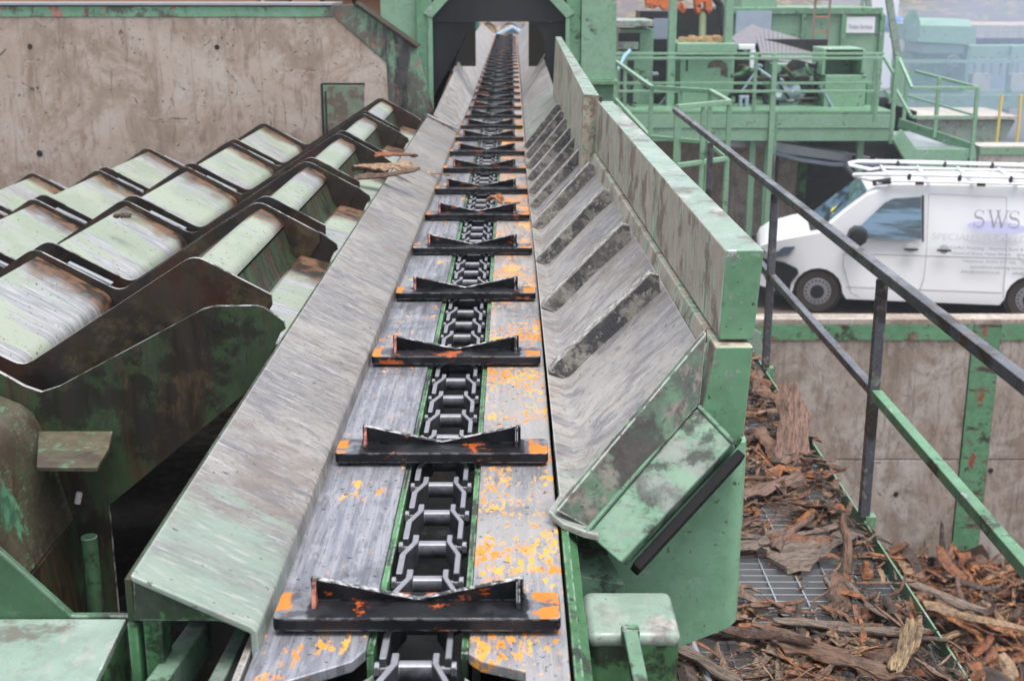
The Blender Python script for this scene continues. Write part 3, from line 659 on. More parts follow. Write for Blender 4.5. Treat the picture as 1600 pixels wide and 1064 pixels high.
def polish(o):
    o.data.materials.append(M['bright_edge'])
    for f in o.data.polygons:
        if abs(f.normal.y) < .3 and f.normal.z > -.2: f.material_index = 1
    return o
def plate_mb(prof, y, th, bottom):
    m = MB(); m.prism([(x,y,z) for x, z in prof]+[(x,y,z) for x, z in bottom], (0,th,0)); return m
BOT = [(-.674,-.865),(-.80,-1.06),(-1.5,-1.50),(-4.6,-2.25)]
ROWNAMES = ['nearest log feeder step row with scuffed silver pads behind the big dark end plate', 'second log feeder step row from the camera with a bark scrap on its middle pad',
            'middle one of the five log feeder step rows', 'fourth log feeder step row from the camera, second from the stained wall',
            'farthest log feeder step row, right in front of the stained concrete wall']
def pad_prof(k):
    x, z = pk(k)
    if k == 0:
        p = [(x-.028,z-.05),(x+.012,z-.028)]+arc((x+.012,z-.028),(x+.085,z-.068),(x+.10,z-.15),.020,5)
        return p
    vx, vz = vl(k-1)
    return [(x-.028,z-.055),(x+.012,z-.030)]+arc((x+.012,z-.030),(vx-.035,vz-.012),(vx-.005,vz-.16),.026,5)+[(vx+.02,vz-.36)]
rows = []
rt = thing('feeder_step_row', (0, RY, 0), ROWNAMES[0], 'log feeder step', 'step rows of the log feeder')
polish(part('front_plate', plate_mb(PROF, RY, .012, BOT), M['dark'], rt))
polish(part('back_plate', plate_mb(PROF, RY+RL, .012, BOT), M['dark'], rt))
for k in range(4):
    part('step_pad', MB().sheet(pad_prof(k), .012, RY+.013, RY+RL-.001), M['pad'], rt)
m = MB().sheet([(-.800,-.82),(-.775,-.90),(-.70,-1.02)], .010, RY+.013, RY+RL-.001); part('drop_face', m, M['darkgreen'], rt)
m = MB()
for k in range(4):
    m.sheet([(vl(k)[0]-.02, vl(k)[1]-.10), (pk(k)[0]-.03, pk(k)[1]-.055)], .010, RY+.013, RY+RL-.001)
part('light_block_riser', m, M['dark'], rt)  # hidden sheets added to block light below the step pads
for k in range(1, 4):
    x, z = vl(k-1); m = MB(); m.bar((x-.20, RY+RL+.07, z+.085), (x-.05, RY+RL+.07, z+.008), .03, .016); part('spacer_bar', m, M['galv'], rt)
for k in range(1, 5): dup(rt, (0, RY+ROW*k, 0), ROWNAMES[k])
# back plate closing the last row is its own; fixed frame with nose plates
ff = thing('log_feeder', (-1, 3.35, -2), 'fixed dark green feeder frame with round nosed end plates beside the guard plate', 'feeder frame')
N1 = [at(0,583,Y=3.35), at(38,604,Y=3.35), at(64,613,Y=3.35), at(92,604,Y=3.35), at(318,483,Y=3.35), at(335,479,Y=3.35), at(400,478,Y=3.35), at(412,481,Y=3.35), at(443,502,Y=3.35), at(446,514,Y=3.35), at(438,520,Y=3.35)]
q_ = [(v.x, v.z) for v in N1]
m = plate_mb([(-2.3,-1.06+.33-.9+.3)]+[(-1.55,-.945)]+q_, 3.35, .014, [(-.70,-1.05),(-1.136,-1.411),(-1.136,-2.2),(-2.3,-2.2)])
npl = polish(part('nose_plate', m, M['darkgreen'], ff))
m = MB(); h = at(337,508,Y=3.348); m.cyl(h, (0,1,0), .0165, .004, 20); part('bolt_hole', m, M['black'], npl)
m = MB(); q_ = [(v.x, v.z) for v in N1[4:]]
m.prism([(x,4.43,z) for x, z in q_]+[(-.70,4.43,-1.05),(-1.0,4.43,-1.3),(-1.0,4.43,-.93)], (0,.014,0)); n1 = polish(part('nose_plate', m, M['dark'], ff))
for k in range(1, 6): dup_part(n1, ff, (0, ROW*k, 0))
prof = [(-.80,-.87),(-.72,-.885)]+arc((-.80,-.87),(-.70,-.89),(-.585,-.965),.02,3)+[(-.585,-.965),(-.58,-1.1)]
m = MB().sheet([(-.86,-.99),(-.74,-.915),(-.60,-.955),(-.59,-1.05)], .01, 3.366, 4.428); fp = part('nose_pad', m, M['pad'], ff)
for k in range(1, 5): dup_part(fp, ff, (0, ROW*k, 0))
m = MB(); m.box(-4.6, -.62, 3.0, 9.1, -2.6, -2.4); m.box(-.66, -.62, 3.4, 9.1, -2.4, -1.15); m.box(-4.6, -1.2, 3.4, 3.45, -2.6, -1.5)
part('dark_under_frame', m, M['black'], ff)  # black boxes added to keep the underside dark and hide the ground
for x in (-4.4, -2.5, -1.0):
    for y in (3.6, 6.3, 8.9):
        m = MB(); m.box(x-.08, x+.08, y-.08, y+.08, GROUND, -2.6); part('leg', m, M['green_dirty'], ff)
# near apron: curved worn sheet at the lower left
ap = thing('feeder_apron', (-1.4, 2.8, -1.5), 'curved brown worn metal apron at the left edge below the feeder', 'apron')
N2 = [at(-60,598,Y=3.33), at(0,622,Y=3.33), at(30,634,Y=3.33), at(47,646,Y=3.33), at(58,664,Y=3.33), at(75,705,Y=3.33), at(112,815,Y=3.33)]
m = MB().sheet([(-2.1,-.86)]+[(v.x, v.z) for v in N2], .012, 1.9, 3.345); part('apron_sheet', m, M['olive'], ap)
a0 = N2[-1]
m = MB().sheet([(a0.x+.004,a0.z-.006),(at(145,960,Y=3.33).x,at(145,960,Y=3.33).z),(-1.08,-2.0)], .012, 1.9, 3.345); part('lower_sheet', m, M['darkgreen'], ap)
tb = thing('tab_plate', tuple(at(60,700,Y=3.15)), 'small flat brown metal tab with rounded corner sticking out under the feeder', 'plate')
q_ = [at(60,673,Y=3.33), at(176,673,Y=3.33), at(170,700,Y=3.22), at(152,730,Y=3.09), at(57,729,Y=3.09)]
m = MB(); m.prism(q_, (0,0,-.014)); part('plate', m, M['olive'], tb, .003)
pp = thing('pipe', tuple(at(140,960,Y=3.2)), 'upright dark green pipe in the black gap left of the guard plate', 'pipe')
q0 = at(139,838,Y=3.2); m = MB(); m.tube([(q0.x,3.2,q0.z),(q0.x,3.2,-2.4)], .022, 12); part('pipe_tube', m, M['gusset'], pp)
pipe_foot = MB(); pipe_foot.box(q0.x-.06, q0.x+.06, 3.14, 3.26, -2.41, -2.4); part('base', pipe_foot, M['black'], pp)
q_ = at(124,770,Y=3.3); m = MB(); m.tube([q_, q_+Vector((-.008,0,-.03))], .009, 8); o = part('cable_clip', m, M['signwhite'], None, loc=tuple(q_)); tag(o, 'tiny white clip in the dark corner below the brown tab', 'clip')
# shelf bracket bottom left
sb = thing('shelf_bracket', (-.8, 1.8, -1.0), 'pale green steel shelf with a sloping gusset in the bottom left corner', 'bracket')
q_ = [Vector((-1.3,1.90,-1.0)), Vector((-.633,1.90,-1.0)), Vector((-.615,1.55,-1.0)), Vector((-1.3,1.55,-1.0))]
m = MB(); m.prism([(-1.4,1.902,-1.0),(-.633,1.902,-1.0),(-.6215,1.70,-1.0),(-.612,1.50,-1.0),(-1.4,1.50,-1.0)], (0,0,-.012)); part('shelf', m, M['mint_top'], sb, .002)
g0, g1, g2 = at(-40,826,Y=1.905), at(112,962,Y=1.905), at(201,962,Y=1.905)
m = MB(); m.prism([g0, g1, g2, Vector((g2.x,1.905,-1.02)), Vector((g0.x,1.905,-1.02))], (0,.014,0)); part('gusset', m, M['gusset'], sb, .003)
m = MB(); m.prism([(-.633,1.90,-1.012),(-.612,1.50,-1.012),(-.612,1.50,-1.35),(-.633,1.90,-1.35)], (-.01,0,0)); part('side_plate', m, M['green_dirty'], sb)

# ------------------------------------------------------------------ left wall
lw = thing('concrete_wall', (-3, 9.3, GROUND), 'stained pale concrete wall with green steel edging behind the log feeder', 'wall')
WY = 9.2
m = MB(); m.prism([(-9,WY,GROUND),(-.62,WY,GROUND),(-.72,WY,-.90),(-.872,WY,-.86),(-.885,WY,-.52),(-1.24,WY,-.21),(-9,WY,-.21)], (0,.5,0)); part('wall_slab', m, M['conc_left'], lw)
m = MB(); m.prism([(-9,WY-.006,-.211),(-1.245,WY-.006,-.211),(-1.245,WY-.006,-.142),(-9,WY-.006,-.13)], (0,.55,0)); part('edge_channel', m, None or worn('red_scraped_green', (.20,.40,.27), (.17,.36,.23), metal=(.36,.16,.13), wear=.07, soft=.02, wscale=6, stretch=(1,1,.6), dirta=.18, dirt=(.10,.08,.07), metallic=0, scratch=.2), lw, .003)
m = MB(); m.box(-9, -1.25, WY-.02, WY+.57, -.131, -.115); part('edge_cap', m, M['galv'], lw)
wing = worn('black_streaked_wing', (.19,.33,.22), (.15,.25,.17), metal=(.05,.048,.05), wear=.45, soft=.08, stretch=(2.4,1,.55), wscale=4, dirta=.4, dirt=(.12,.09,.08), metallic=0, scratch=.4, rust=.06, rustc=(.36,.14,.12))
m = MB(); m.prism([(-1.243,WY-.008,-.135),(-1.10,WY-.008,-.125),(-.668,WY-.008,-.425),(-.555,WY-.008,-.86),(-.55,WY-.008,-1.3),(-.87,WY-.008,-1.3),(-.88,WY-.008,-.52),(-1.243,WY-.008,-.205)], (0,.016,0)); part('wing_plate', m, wing, lw, .003)
m = MB(); m.prism([(-1.10,WY-.03,-.122),(-.665,WY-.03,-.424),(-.655,WY-.03,-.410),(-1.085,WY-.03,-.112)], (0,.3,0)); part('wing_flange', m, M['dark'], lw, .003)
hd = part('hatch_door', MB().box(-1.335, -1.048, WY-.012, WY-.001, -1.15, -.678), worn('scraped_hatch', (.14,.27,.16), (.20,.24,.17), metal=(.27,.24,.20), wear=.4, wscale=4, dirta=.35, dirt=(.13,.10,.08), metallic=0), lw, .003)
m = MB(); m.box(-1.352, -1.337, WY-.010, WY-.0005, -1.15, -.665); m.box(-1.336, -1.04, WY-.010, WY-.0005, -.676, -.662); m.box(-1.325, -1.312, WY-.016, WY-.0125, -1.15, -.72); part('hatch_frame', m, M['black'], hd)
for px_, py_, r_ in ((47,73,.017), (339,74,.017), (62,240,.022)):
    c = at(px_, py_, Y=WY-.001); m = MB(); m.cyl(c, (0,1,0), r_, .006, 16); part('tie_hole', m, M['black'], lw)

# ------------------------------------------------------------------ portal gate with rubber curtains
gt = thing('portal_gate', (-.12, 11.6, GROUND), 'green steel portal with black rubber curtains across the conveyor', 'gate')
GY = 11.5
for x0, x1 in ((-.835, -.70), (.474, .60)):
    m = MB(); m.box(x0, x1, GY, GY+.22, GROUND, .9); part('column', m, M['green'], gt, .006)
    m = MB(); m.box(x0+.10 if x0 < 0 else x0-.006, x0+.141 if x0 < 0 else x0+.03, GY-.012, GY-.001, GROUND, -.24); part('flange', m, M['green_far'], gt, .003)
for s, xa, xb in ((1, -.70, -.42), (-1, .474, .19)):
    m = MB(); m.prism([(xa,GY-.02,-.275),(xb,GY-.02,.02),(xb-.10*s,GY-.02,.06),(xa-.07*s,GY-.02,-.235)], (0,.1,0)); part('brace', m, M['green_far'], gt, .004)
m = MB(); m.box(-.835, .60, GY+.001, GY+.22, .35, .9); part('lintel', m, M['green'], gt)
m = MB(); m.box(-1.15, -.84, GY+.06, GY+.10, GROUND, .9); part('side_panel', m, M['green_far'], gt)
m = MB(); m.box(.605, .91, GY-.02, GY+.4, -.80, .9); part('side_panel', m, M['green_far'], gt, .004)
m = MB(); m.box(.60, .93, GY-.06, GY+.42, -.84, -.803); part('side_panel_foot', m, M['green'], gt, .004)
m = MB(); m.box(.605, .90, GY, GY+.38, GROUND, -.841); part('side_panel', m, M['green'], gt)
m = MB(); m.box(-.699, .473, GY+.05, GY+.065, -.305, .36); part('header_curtain', m, M['rubber'], gt)
def curtain(pts): m = MB(); m.prism(pts, (0,.012,0)); return m
Yc = GY+.09
c1 = [(-.699,Yc,-.30)]+[tuple(at(*q_,Y=Yc)) for q_ in ((742,37),(733,45),(724,65),(715,90),(712,103),(680,150),(676,155))]+[(-.699,Yc,-1.1)]
part('rubber_curtain', curtain(c1), M['rubber'], gt)
c1 = [(.473,Yc,-.30)]+[tuple(at(*q_,Y=Yc)) for q_ in ((826,37),(838,42),(849,58),(853,80),(853,104),(862,130),(869,155))]+[(.473,Yc,-1.1)]
part('rubber_curtain', curtain(c1), M['rubber'], gt)
_n = NT('dusty_rubber'); M['dusty_rubber'] = _n.bsdf(_n.mix(_n.noise(2, (1,1,.5), 4), (.014,.012,.010), (.045,.036,.026)), .6)
Yd = GY+.9
for xs in ((700, 743), (826, 858)):
    m = MB(); a_, b_ = at(xs[0],36,Y=Yd), at(xs[1],36,Y=Yd); m.box(a_.x, b_.x, Yd, Yd+.012, at(800,104,Y=Yd).z, .3); part('inner_curtain', m, M['dusty_rubber'], gt)

# things seen through the portal
def boxpx(x0, y0, x1, y1, Y, depth, mb=None):
    mb = mb or MB(); ym = (y0+y1)/2; return mb.box(at(x0,ym,Y=Y).x, at(x1,ym,Y=Y).x, Y, Y+depth, at(800,y1,Y=Y).z, at(800,y0,Y=Y).z)
cr = thing('chain_hood', tuple(at(800,60,Y=28)), 'pale blue pitched hood over the far end of the chain', 'hood')
a, b, c = at(767,58,Y=28), at(801,41,Y=28), at(827,57,Y=28); e = Vector((0,.6,0))
m = MB(); m.prism([a, b, b-Vector((0,0,.05)), a-Vector((0,0,.05))], e); m.prism([b, c, c-Vector((0,0,.05)), b-Vector((0,0,.05))], e); part('hood_roof', m, M['skyblue'], cr)
m = MB(); m.prism([at(787,54,Y=28.1), at(801,44,Y=28.1), at(813,55,Y=28.1)], (0,.05,0)); part('hood_end', m, M['bluegrey'], cr)
m = MB(); a_ = at(800,58,Y=28.3); m.box(a_.x-.25, a_.x-.2, 28.2, 28.5, GROUND, a_.z); m.box(a_.x+.2, a_.x+.25, 28.2, 28.5, GROUND, a_.z); part('leg', m, M['green'], cr)
for i, (x0, x1, mt, lb) in enumerate(((735,748,'green','dark green cabinet far beyond the left rubber curtain'),)):
    m = MB(); a_ = at(x0,50,Y=31); b_ = at(x1,50,Y=31); m.box(a_.x, b_.x, 31, 32, GROUND, .5); m.box(a_.x-.05, b_.x+.05, 30.9, 32.1, .5, .6); o = part('cabinet', m, simple('teal_paint', (.02,.16,.12), .5), None, loc=(a_.x,31,GROUND)); tag(o, lb, 'cabinet')
def log_stack(name, x0, x1, Y, ztop, n, r, label, mat, axis_x=True, seed=1, length=3):
    t = thing(name, (x0, Y, GROUND), label, 'log stack'); rr = random.Random(seed)
    z = GROUND+r; 
    while z < ztop:
        if axis_x:
            m = MB(); m.tube([(x0,Y+rr.uniform(-.1,.1),z),((x0+x1)/2,Y,z+rr.uniform(-.03,.03)),(x1+rr.uniform(-.4,.2),Y+rr.uniform(-.1,.1),z)], [r, r*.96, r*.9], 10); part('log', m, mat, t)
        else:
            x = x0+rr.uniform(0, r)
            while x < x1:
                q = r*rr.uniform(.75,1.05); m = MB(); m.tube([(x,Y+rr.uniform(-.15,.15),z),(x,Y+length,z)], [q, q*.9], 12); part('log', m, mat, t); x += 2*r*.97
        z += 2*r*.9
    return t
log_stack('log_stack', -3.5, 2.5, 36, .2, 8, .34, 'sawn log ends stacked far beyond the end of the chain', M['wood'], False, 3)
log_stack('log_stack', -2.6, -.85, 14.2, .5, 8, .17, 'orange brown logs stacked between the concrete wall and the portal', M['woodred'], False, 5)
m = MB(); m.box(-14, -2.9, 15, 15.3, GROUND, 1.0); o = part('timber_fence', m, M['woodred'], None, loc=(-8,15,GROUND)); tag(o, 'brown timber boarding showing above the left concrete wall', 'fence')

# ------------------------------------------------------------------ right retaining wall
rw = thing('retaining_wall', (4, 10, GROUND), 'dirty concrete retaining wall with green steel posts in front of the white van', 'wall')
WX0, WX1 = .2, 12
for x0, x1 in ((WX0, 3.727), (3.957, 7.7), (7.95, WX1)):
    m = MB(); m.box(x0, x1, 10.0, 10.25, -3.795, -2.76); part('concrete_panel', m, M['conc_right'], rw, .006)
    m = MB(); m.box(x0, x1, 10.0, 10.25, GROUND, -3.803); part('concrete_panel', m, M['conc_right'], rw, .006)
postm = worn('scraped_green_post', (.13,.31,.17), (.11,.27,.15), metal=(.13,.11,.09), wear=.22, soft=.02, stretch=(.7,1,2.2), rot=(0,R(25),0), wscale=4, dirta=.06, rust=.05, rustc=(.30,.07,.05), metallic=0)
for x in (3.73, 7.703):
    m = MB(); m.box(x, x+.222, 9.985, 9.999, GROUND, -2.635); m.box(x+.10, x+.122, 10.0, 10.26, GROUND, -2.765); part('steel_post', m, postm, rw, .002)
m = MB(); m.box(WX0, 3.728, 9.988, 9.999, -2.765, -2.637); m.box(3.954, WX1, 9.988, 9.999, -2.765, -2.637); part('edge_channel', m, worn('scuffed_edge_channel', (.14,.33,.18), (.12,.29,.16), metal=(.22,.17,.13), wear=.10, dirta=.14, metallic=0), rw, .002)
m = MB(); YCP = at(1300,490,Z=-2.59).y; m.box(WX0, WX1, 9.99, YCP, -2.633, -2.59); part('coping', m, M['conc_right'], rw, .004)
m = MB(); m.box(WX0, WX1, 10.26, max(10.27,YCP), GROUND, -2.64); part('backing', m, M['conc_right'], rw)
for px_, py_ in ((1400,772), (1548,735)):
    c = at(px_, py_, Y=9.998); m = MB(); m.cyl(c, (0,1,0), .022, .006, 12); part('tie_hole', m, M['black'], rw)

# ------------------------------------------------------------------ white van
VO = Vector((4.525, 18.47, GROUND)); ya = R(10)
vf = Vector((-math.cos(ya), math.sin(ya), 0)); vn = Vector((-math.sin(ya), -math.cos(ya), 0))
def V(a, b, z): return VO+vf*a+vn*b+Vector((0,0,z))
van = thing('van', tuple(VO), 'white panel van with roof rack parked behind the retaining wall', 'van')
def vpart(name, polys, mat, parent=van, bev=0, seg=2, ext=None, **k):
    m = MB()
    for p in polys: m.prism([V(*q) for q in p], ext)
    return part(name, m, mat, parent, bev, seg, **k)
def arch(a, r=.36, n=10, z=.33): return [(a+r*math.cos(t), z+r*math.sin(t)) for t in [math.pi*i/n for i in range(n+1)]]
SH = -.045   # lean of upper side
# body: loft across stations as closed shell made of side polygons + skins
side = [(.86,.36),(.91,.62),(.90,.84),(.85,.95),(.70,1.04),(.35,1.14),(.02,1.21)]
upper = [(-.30,1.50),(-.62,1.76),(-.78,1.86),(-1.0,1.91),(-2.4,1.93),(-3.85,1.90),(-3.97,1.82)]
rear = [(-4.0,1.1),(-4.0,.30)]
bot = [(-3.42,.26)]+[(a, z) for a, z in arch(-3.0)[::-1]]+[(-2.58,.24),(-.42,.24)]+[(a, z) for a, z in arch(0)[::-1]]+[(.42,.28)]
outline = side+upper+rear+bot
def width(a, z):      # inset of the side at height z and station a
    t = max(0, z-1.0); w_ = .10*t+.10*t*t
    if z > 1.72: w_ += (z-1.72)*.55
    if a > .35: w_ += (a-.35)**2*.75
    return w_
m = MB(); n = len(outline)
A = [V(a, -width(a, z), z) for a, z in outline]; B = [V(a, -1.9+width(a, z), z) for a, z in outline]
A2 = [V(a, -width(a, z)-.10, z+(.0 if z < .5 else .035 if z > 1.8 else .03)) for a, z in outline]
B2 = [V(a, -1.9+width(a, z)+.10, z+(.0 if z < .5 else .035 if z > 1.8 else .03)) for a, z in outline]
m.v = A+A2+B2+B
for i in range(n):
    j = (i+1) % n
    for s in range(3): m.f.append([i+s*n, j+s*n, j+(s+1)*n, i+(s+1)*n])
# side faces as strips: belt triangulated by ear filling
m.f.append(list(range(n))); m.f.append(list(range(3*n, 4*n))[::-1])
vb = part('body', m, M['white'], van)
bm = bmesh.new(); bm.from_mesh(vb.data); big = [f for f in bm.faces if len(f.verts) > 8]; bmesh.ops.triangulate(bm, faces=big); bm.to_mesh(vb.data); bm.free()
vb.data.shade_smooth(); vb.data.set_sharp_from_angle(angle=R(30))
def sidepoly(name, pts, mat, off=.006, parent=van, th=.004):
    m = MB(); m.prism([V(a, -width(a, z)+off-th, z) for a, z in pts], vn*th); return part(name, m, mat, parent)
ws = sidepoly('window', [(-.50,1.15),(-.42,1.19),(-.88,1.67),(-1.0,1.73),(-1.38,1.76),(-1.42,1.16)], M['glass'])
m = MB()
dark_trim = M['blackplastic']
sidepoly('window_trim', [(-.46,1.12),(-.36,1.18),(-.43,1.19),(-.51,1.14)], dark_trim, parent=ws)
sidepoly('window_trim', [(-1.385,1.78),(-1.425,1.78),(-1.455,1.13),(-1.425,1.13)], dark_trim, parent=ws)
# windscreen
wsc = [V(.01,-.14,1.235), V(.01,-1.76,1.235), V(-.64,-1.62,1.815), V(-.64,-.28,1.815)]
nw = (wsc[1]-wsc[0]).cross(wsc[3]-wsc[0]).normalized()
if nw.z < 0: nw = -nw
m = MB(); m.prism([p+nw*.012 for p in wsc], nw*.005); wsp = part('windscreen', m, M['glass'], van)
m = MB(); m.prism([p+nw*.02 for p in (wsc[0].lerp(wsc[3],.25).lerp(wsc[1].lerp(wsc[2],.25),.18), wsc[0].lerp(wsc[3],.32).lerp(wsc[1].lerp(wsc[2],.32),.17), wsc[0].lerp(wsc[3],.42).lerp(wsc[1].lerp(wsc[2],.42),.38), wsc[0].lerp(wsc[3],.33).lerp(wsc[1].lerp(wsc[2],.33),.42))], nw*.003); part('yellow_card', m, M['hivis'], wsp)
m = MB(); m.bar(wsc[0].lerp(wsc[1],.1)+nw*.03, wsc[0].lerp(wsc[1],.1).lerp(wsc[3],.55)+nw*.03+vn*-.35, .025); m.prism([p+nw*.014 for p in (wsc[0]+vf*.13-Vector((0,0,.035)), wsc[1]+vf*.13-Vector((0,0,.035)), wsc[1], wsc[0])], nw*.004); part('wiper', m, M['blackplastic'], wsp)
# panel gaps
gapm = simple('panel_gap', (.30,.31,.33), .5)
def seam(pts, wd=.008):
    m = MB()
    for (a, z), (a2, z2) in zip(pts, pts[1:]):
        m.bar(V(a, -width(a, z)+.0005, z), V(a2, -width(a2, z2)+.0005, z2), wd, .003, up=tuple(vn))
    return part('panel_gap', m, gapm, van)
seam([(-.34,1.14),(-.34,.75),(-.48,.33),(-.60,.28)]); seam([(-1.49,1.80),(-1.50,1.05),(-1.50,.60),(-1.42,.28)]); seam([(-2.56,1.78),(-2.60,1.0),(-2.62,.35)]); seam([(-1.5,1.80),(-2.56,1.78)]); seam([(-.36,.92),(-3.0,.93)], .014); seam([(-.40,.42),(-2.6,.42)], .010); seam([(-2.75,1.0),(-2.8,.9),(-3.3,.9)])
for a in (-1.28, -1.74):
    m = MB(); m.bar(V(a-.10, -width(a,1.02)+.025, 1.02), V(a+.10, -width(a,1.02)+.025, 1.02), .03, .03, up=tuple(vn)); hnd = part('handle', m, M['blackplastic'], van, .006)
    m = MB(); m.cyl(V(a, -width(a,1.02)+.004, 1.035), vn, .07, .006, 16); part('handle_dish', m, M['rimgrey'] if False else simple('dish_shade', (.62,.63,.65), .3), hnd)
m = MB(); m.tube([V(-.55,.02,1.2), V(-.52,.13,1.2)], .03, 8)
mo = MB(); mo.tube([(0,-.13,0),(0,-.10,0),(0,.02,0),(0,.12,.0),(0,.14,0)], [.08,.14,.155,.13,.08], 10); R3 = Matrix((vf, vn, Vector((0,0,1)))).transposed()
m.add([R3 @ q + V(-.50,.17,1.22) for q in mo.v], mo.f); part('wing_mirror', m, M['blackplastic'], van)
# bumper, grille, headlight
m = MB(); bp = [(.41,.24),(.39,.46),(.29,.60),(.31,.67),(.50,.75),(.80,.77),(.93,.75),(.955,.55),(.93,.28)]
nb_ = len(bp); L_ = [V(a, -width(a, z)+.014, z) for a, z in bp]; R_ = [V(a, -1.9+width(a, z)-.014, z) for a, z in bp]
m.add(L_+R_, [list(range(nb_)), list(range(nb_, 2*nb_))[::-1]]+[(i, i+nb_, (i+1) % nb_+nb_, (i+1) % nb_) for i in range(nb_)]); part('bumper', m, M['blackplastic'], van)
m = MB(); pp_ = [(.92,.79),(.89,.92),(.36,1.0),(.45,.87),(.70,.785)]; La = [V(a, -width(a,z)+.008, z) for a, z in pp_]; Lb = [V(min(a,.86)-.05, -width(a,z)-.30, z) for a, z in pp_]; m.add(La+Lb, [(0,1,2,3,4),(9,8,7,6,5)]+[(i,(i+1) % 5,(i+1) % 5+5,i+5) for i in range(5)]); hl = part('headlight', m, simple('lamp_glass', (.10,.13,.18), .08, .3), van)
m = MB(); m.cyl(V(.76,.012-width(.76,.82),.83), vf*.4+vn, .055, .03, 14); part('lamp_reflector', m, M['galv'], hl)
m = MB(); m.prism([V(.925,-.36,.72), V(.925,-1.54,.72), V(.90,-1.54,.86), V(.90,-.36,.86)], vf*.01); part('grille', m, M['blackplastic'], van)
# wheels
for i, (a, sgn) in enumerate(((0,1),(-3.0,1),(0,-1),(-3.0,-1))):
    b0 = -.03 if sgn > 0 else -1.87
    o_ = vn*sgn
    prof = [(.0,.215),(.215,.0)]
    m = MB(); c = V(a, b0-.10*sgn, .33)
    rings = [(.20,-.10),(.30,-.105),(.33,-.07),(.335,.0),(.33,.07),(.305,.10),(.24,.103),(.20,.09)]
    N_ = 28; vs = []; fs = []
    for r_, d_ in rings:
        for k in range(N_):
            t = 2*math.pi*k/N_; vs.append(c+o_*d_+vf*(r_*math.cos(t))+Vector((0,0,r_*math.sin(t))))
    for q in range(len(rings)-1):
        for k in range(N_): fs.append((q*N_+k, q*N_+(k+1) % N_, (q+1)*N_+(k+1) % N_, (q+1)*N_+k))
    m.add(vs, fs); wh = part('wheel', m, M['tyre'], van)
    m = MB(); m.cyl(c+o_*.065, o_, .215, .03, 28); m.cyl(c+o_*.085, o_, .20, .03, 28); part('rim', m, M['rimgrey'], wh, .006)
    m = MB(); m.cyl(c+o_*.105, o_, .10, .03, 16)
    for k in range(18):
        t = 2*math.pi*k/18; m.cyl(c+o_*.1005+vf*(.165*math.cos(t))+Vector((0,0,.165*math.sin(t))), o_, .017, .004, 6)
    part('hub', m, M['blackplastic'], wh, .004)
    m = MB(); m.cyl(V(a, b0-.16*sgn, .35), o_, .37, .26, 24); part('wheel_arch', m, M['black'], van)
m = MB(); m.prism([V(.5,-.1,.24), V(-3.9,-.1,.24), V(-3.9,-1.8,.24), V(.5,-1.8,.24)], (0,0,.05)); part('underbody', m, M['black'], van)
# roof rack
rk = thing('roof_rack', tuple(V(-2,-.95,1.97)), 'white tubular roof rack with black clamps on the van', 'roof rack')
def rp(a, b, z): return V(a, b, z)
for b in (-.22, -1.68):
    m = MB(); m.tube([rp(-.42,b+(-.1 if b > -1 else .1),2.03), rp(-.6,b,2.055), rp(-1.2,b,2.065), rp(-3.9,b,2.055)], .027, 8); part('side_rail', m, M['white'], rk)
    m = MB(); m.tube([rp(-.75,b+.02,1.93), rp(-1.0,b+.02,1.975), rp(-3.9,b+.02,1.97)], .022, 8); part('lower_rail', m, M['white'], rk)
    for a in (-1.2, -1.9, -2.6, -3.3):
        m = MB(); m.bar(rp(a,b,1.98), rp(a,b,2.085), .05, .06); part('clamp', m, M['blackplastic'], rk, .01)
    for a in (-1.35, -2.2, -3.1):
        m = MB(); m.bar(rp(a,b+.05 if b > -1 else b-.05,1.95), rp(a,b,1.965), .12, .05); part('foot', m, M['blackplastic'], rk, .01)
for a in (-.95, -1.5, -2.1, -2.7, -3.3, -3.8):
    m = MB(); m.tube([rp(a,-.2,1.99), rp(a,-1.7,1.99)], .026, 8); part('cross_bar', m, M['white'], rk)
m = MB(); m.tube([rp(-.42,-.33,2.03), rp(-.38,-.95,2.045), rp(-.42,-1.57,2.03)], .034, 8); part('front_roller', m, M['blackplastic'], rk)
m = MB(); m.tube([rp(-.44,-.36,2.015), rp(-.80,-.25,1.94)], .026, 8); part('brace', m, M['white'], rk)
m = MB(); m.tube([rp(-.44,-1.54,2.015), rp(-.80,-1.65,1.94)], .026, 8); part('brace', m, M['white'], rk)
m = MB(); m.tube([rp(-.70,-.24,1.93), rp(-.95,-.2,1.975)], .045, 8); part('rail_nose', m, M['blackplastic'], rk)
# lettering on the van side
LX = vf*-1
def lettering(txt, a, z, size, mat, ext=.003, sx=1., shear=0., name='lettering'):
    cu = bpy.data.curves.new(name, 'FONT'); cu.body = txt; cu.size = size; cu.extrude = .001; cu.shear = shear
    ob = bpy.data.objects.new(name, cu); me = bpy.data.meshes.new_from_object(ob); bpy.data.objects.remove(ob); bpy.data.curves.remove(cu)
    off = root_loc(van)
    for v in me.vertices:
        aa, zz = a-v.co.x*sx, z+v.co.y; v.co = V(aa, -width(aa, zz)+ext+v.co.z, zz)-off
    me.materials.append(mat); o = bpy.data.objects.new(name, me); col.objects.link(o); o.parent = van; o['kind'] = 'stuff'; return o
lettering('SPECIALISED WELDING SERVICES', -1.55, 1.165, .14, M['bluetext2'], sx=1.10, shear=.12)
lettering('\u2022Coded Welding - Stainless Steel & Aluminium  -  \u2022Blasting', -1.80, 1.045, .058, M['bluetex'], sx=1.25)
lettering('\u2022General Sheet Metal Work    \u2022Mechanical & Industrial', -1.84, .965, .058, M['bluetex'], sx=1.25)
lettering('Telephone: 01452 277 506    Fax: 01452 277 507', -2.0, .855, .055, M['bluetex'], sx=1.25)
lettering('specialised-welding-services.co.uk', -2.12, .775, .055, M['bluetex'], sx=1.3)
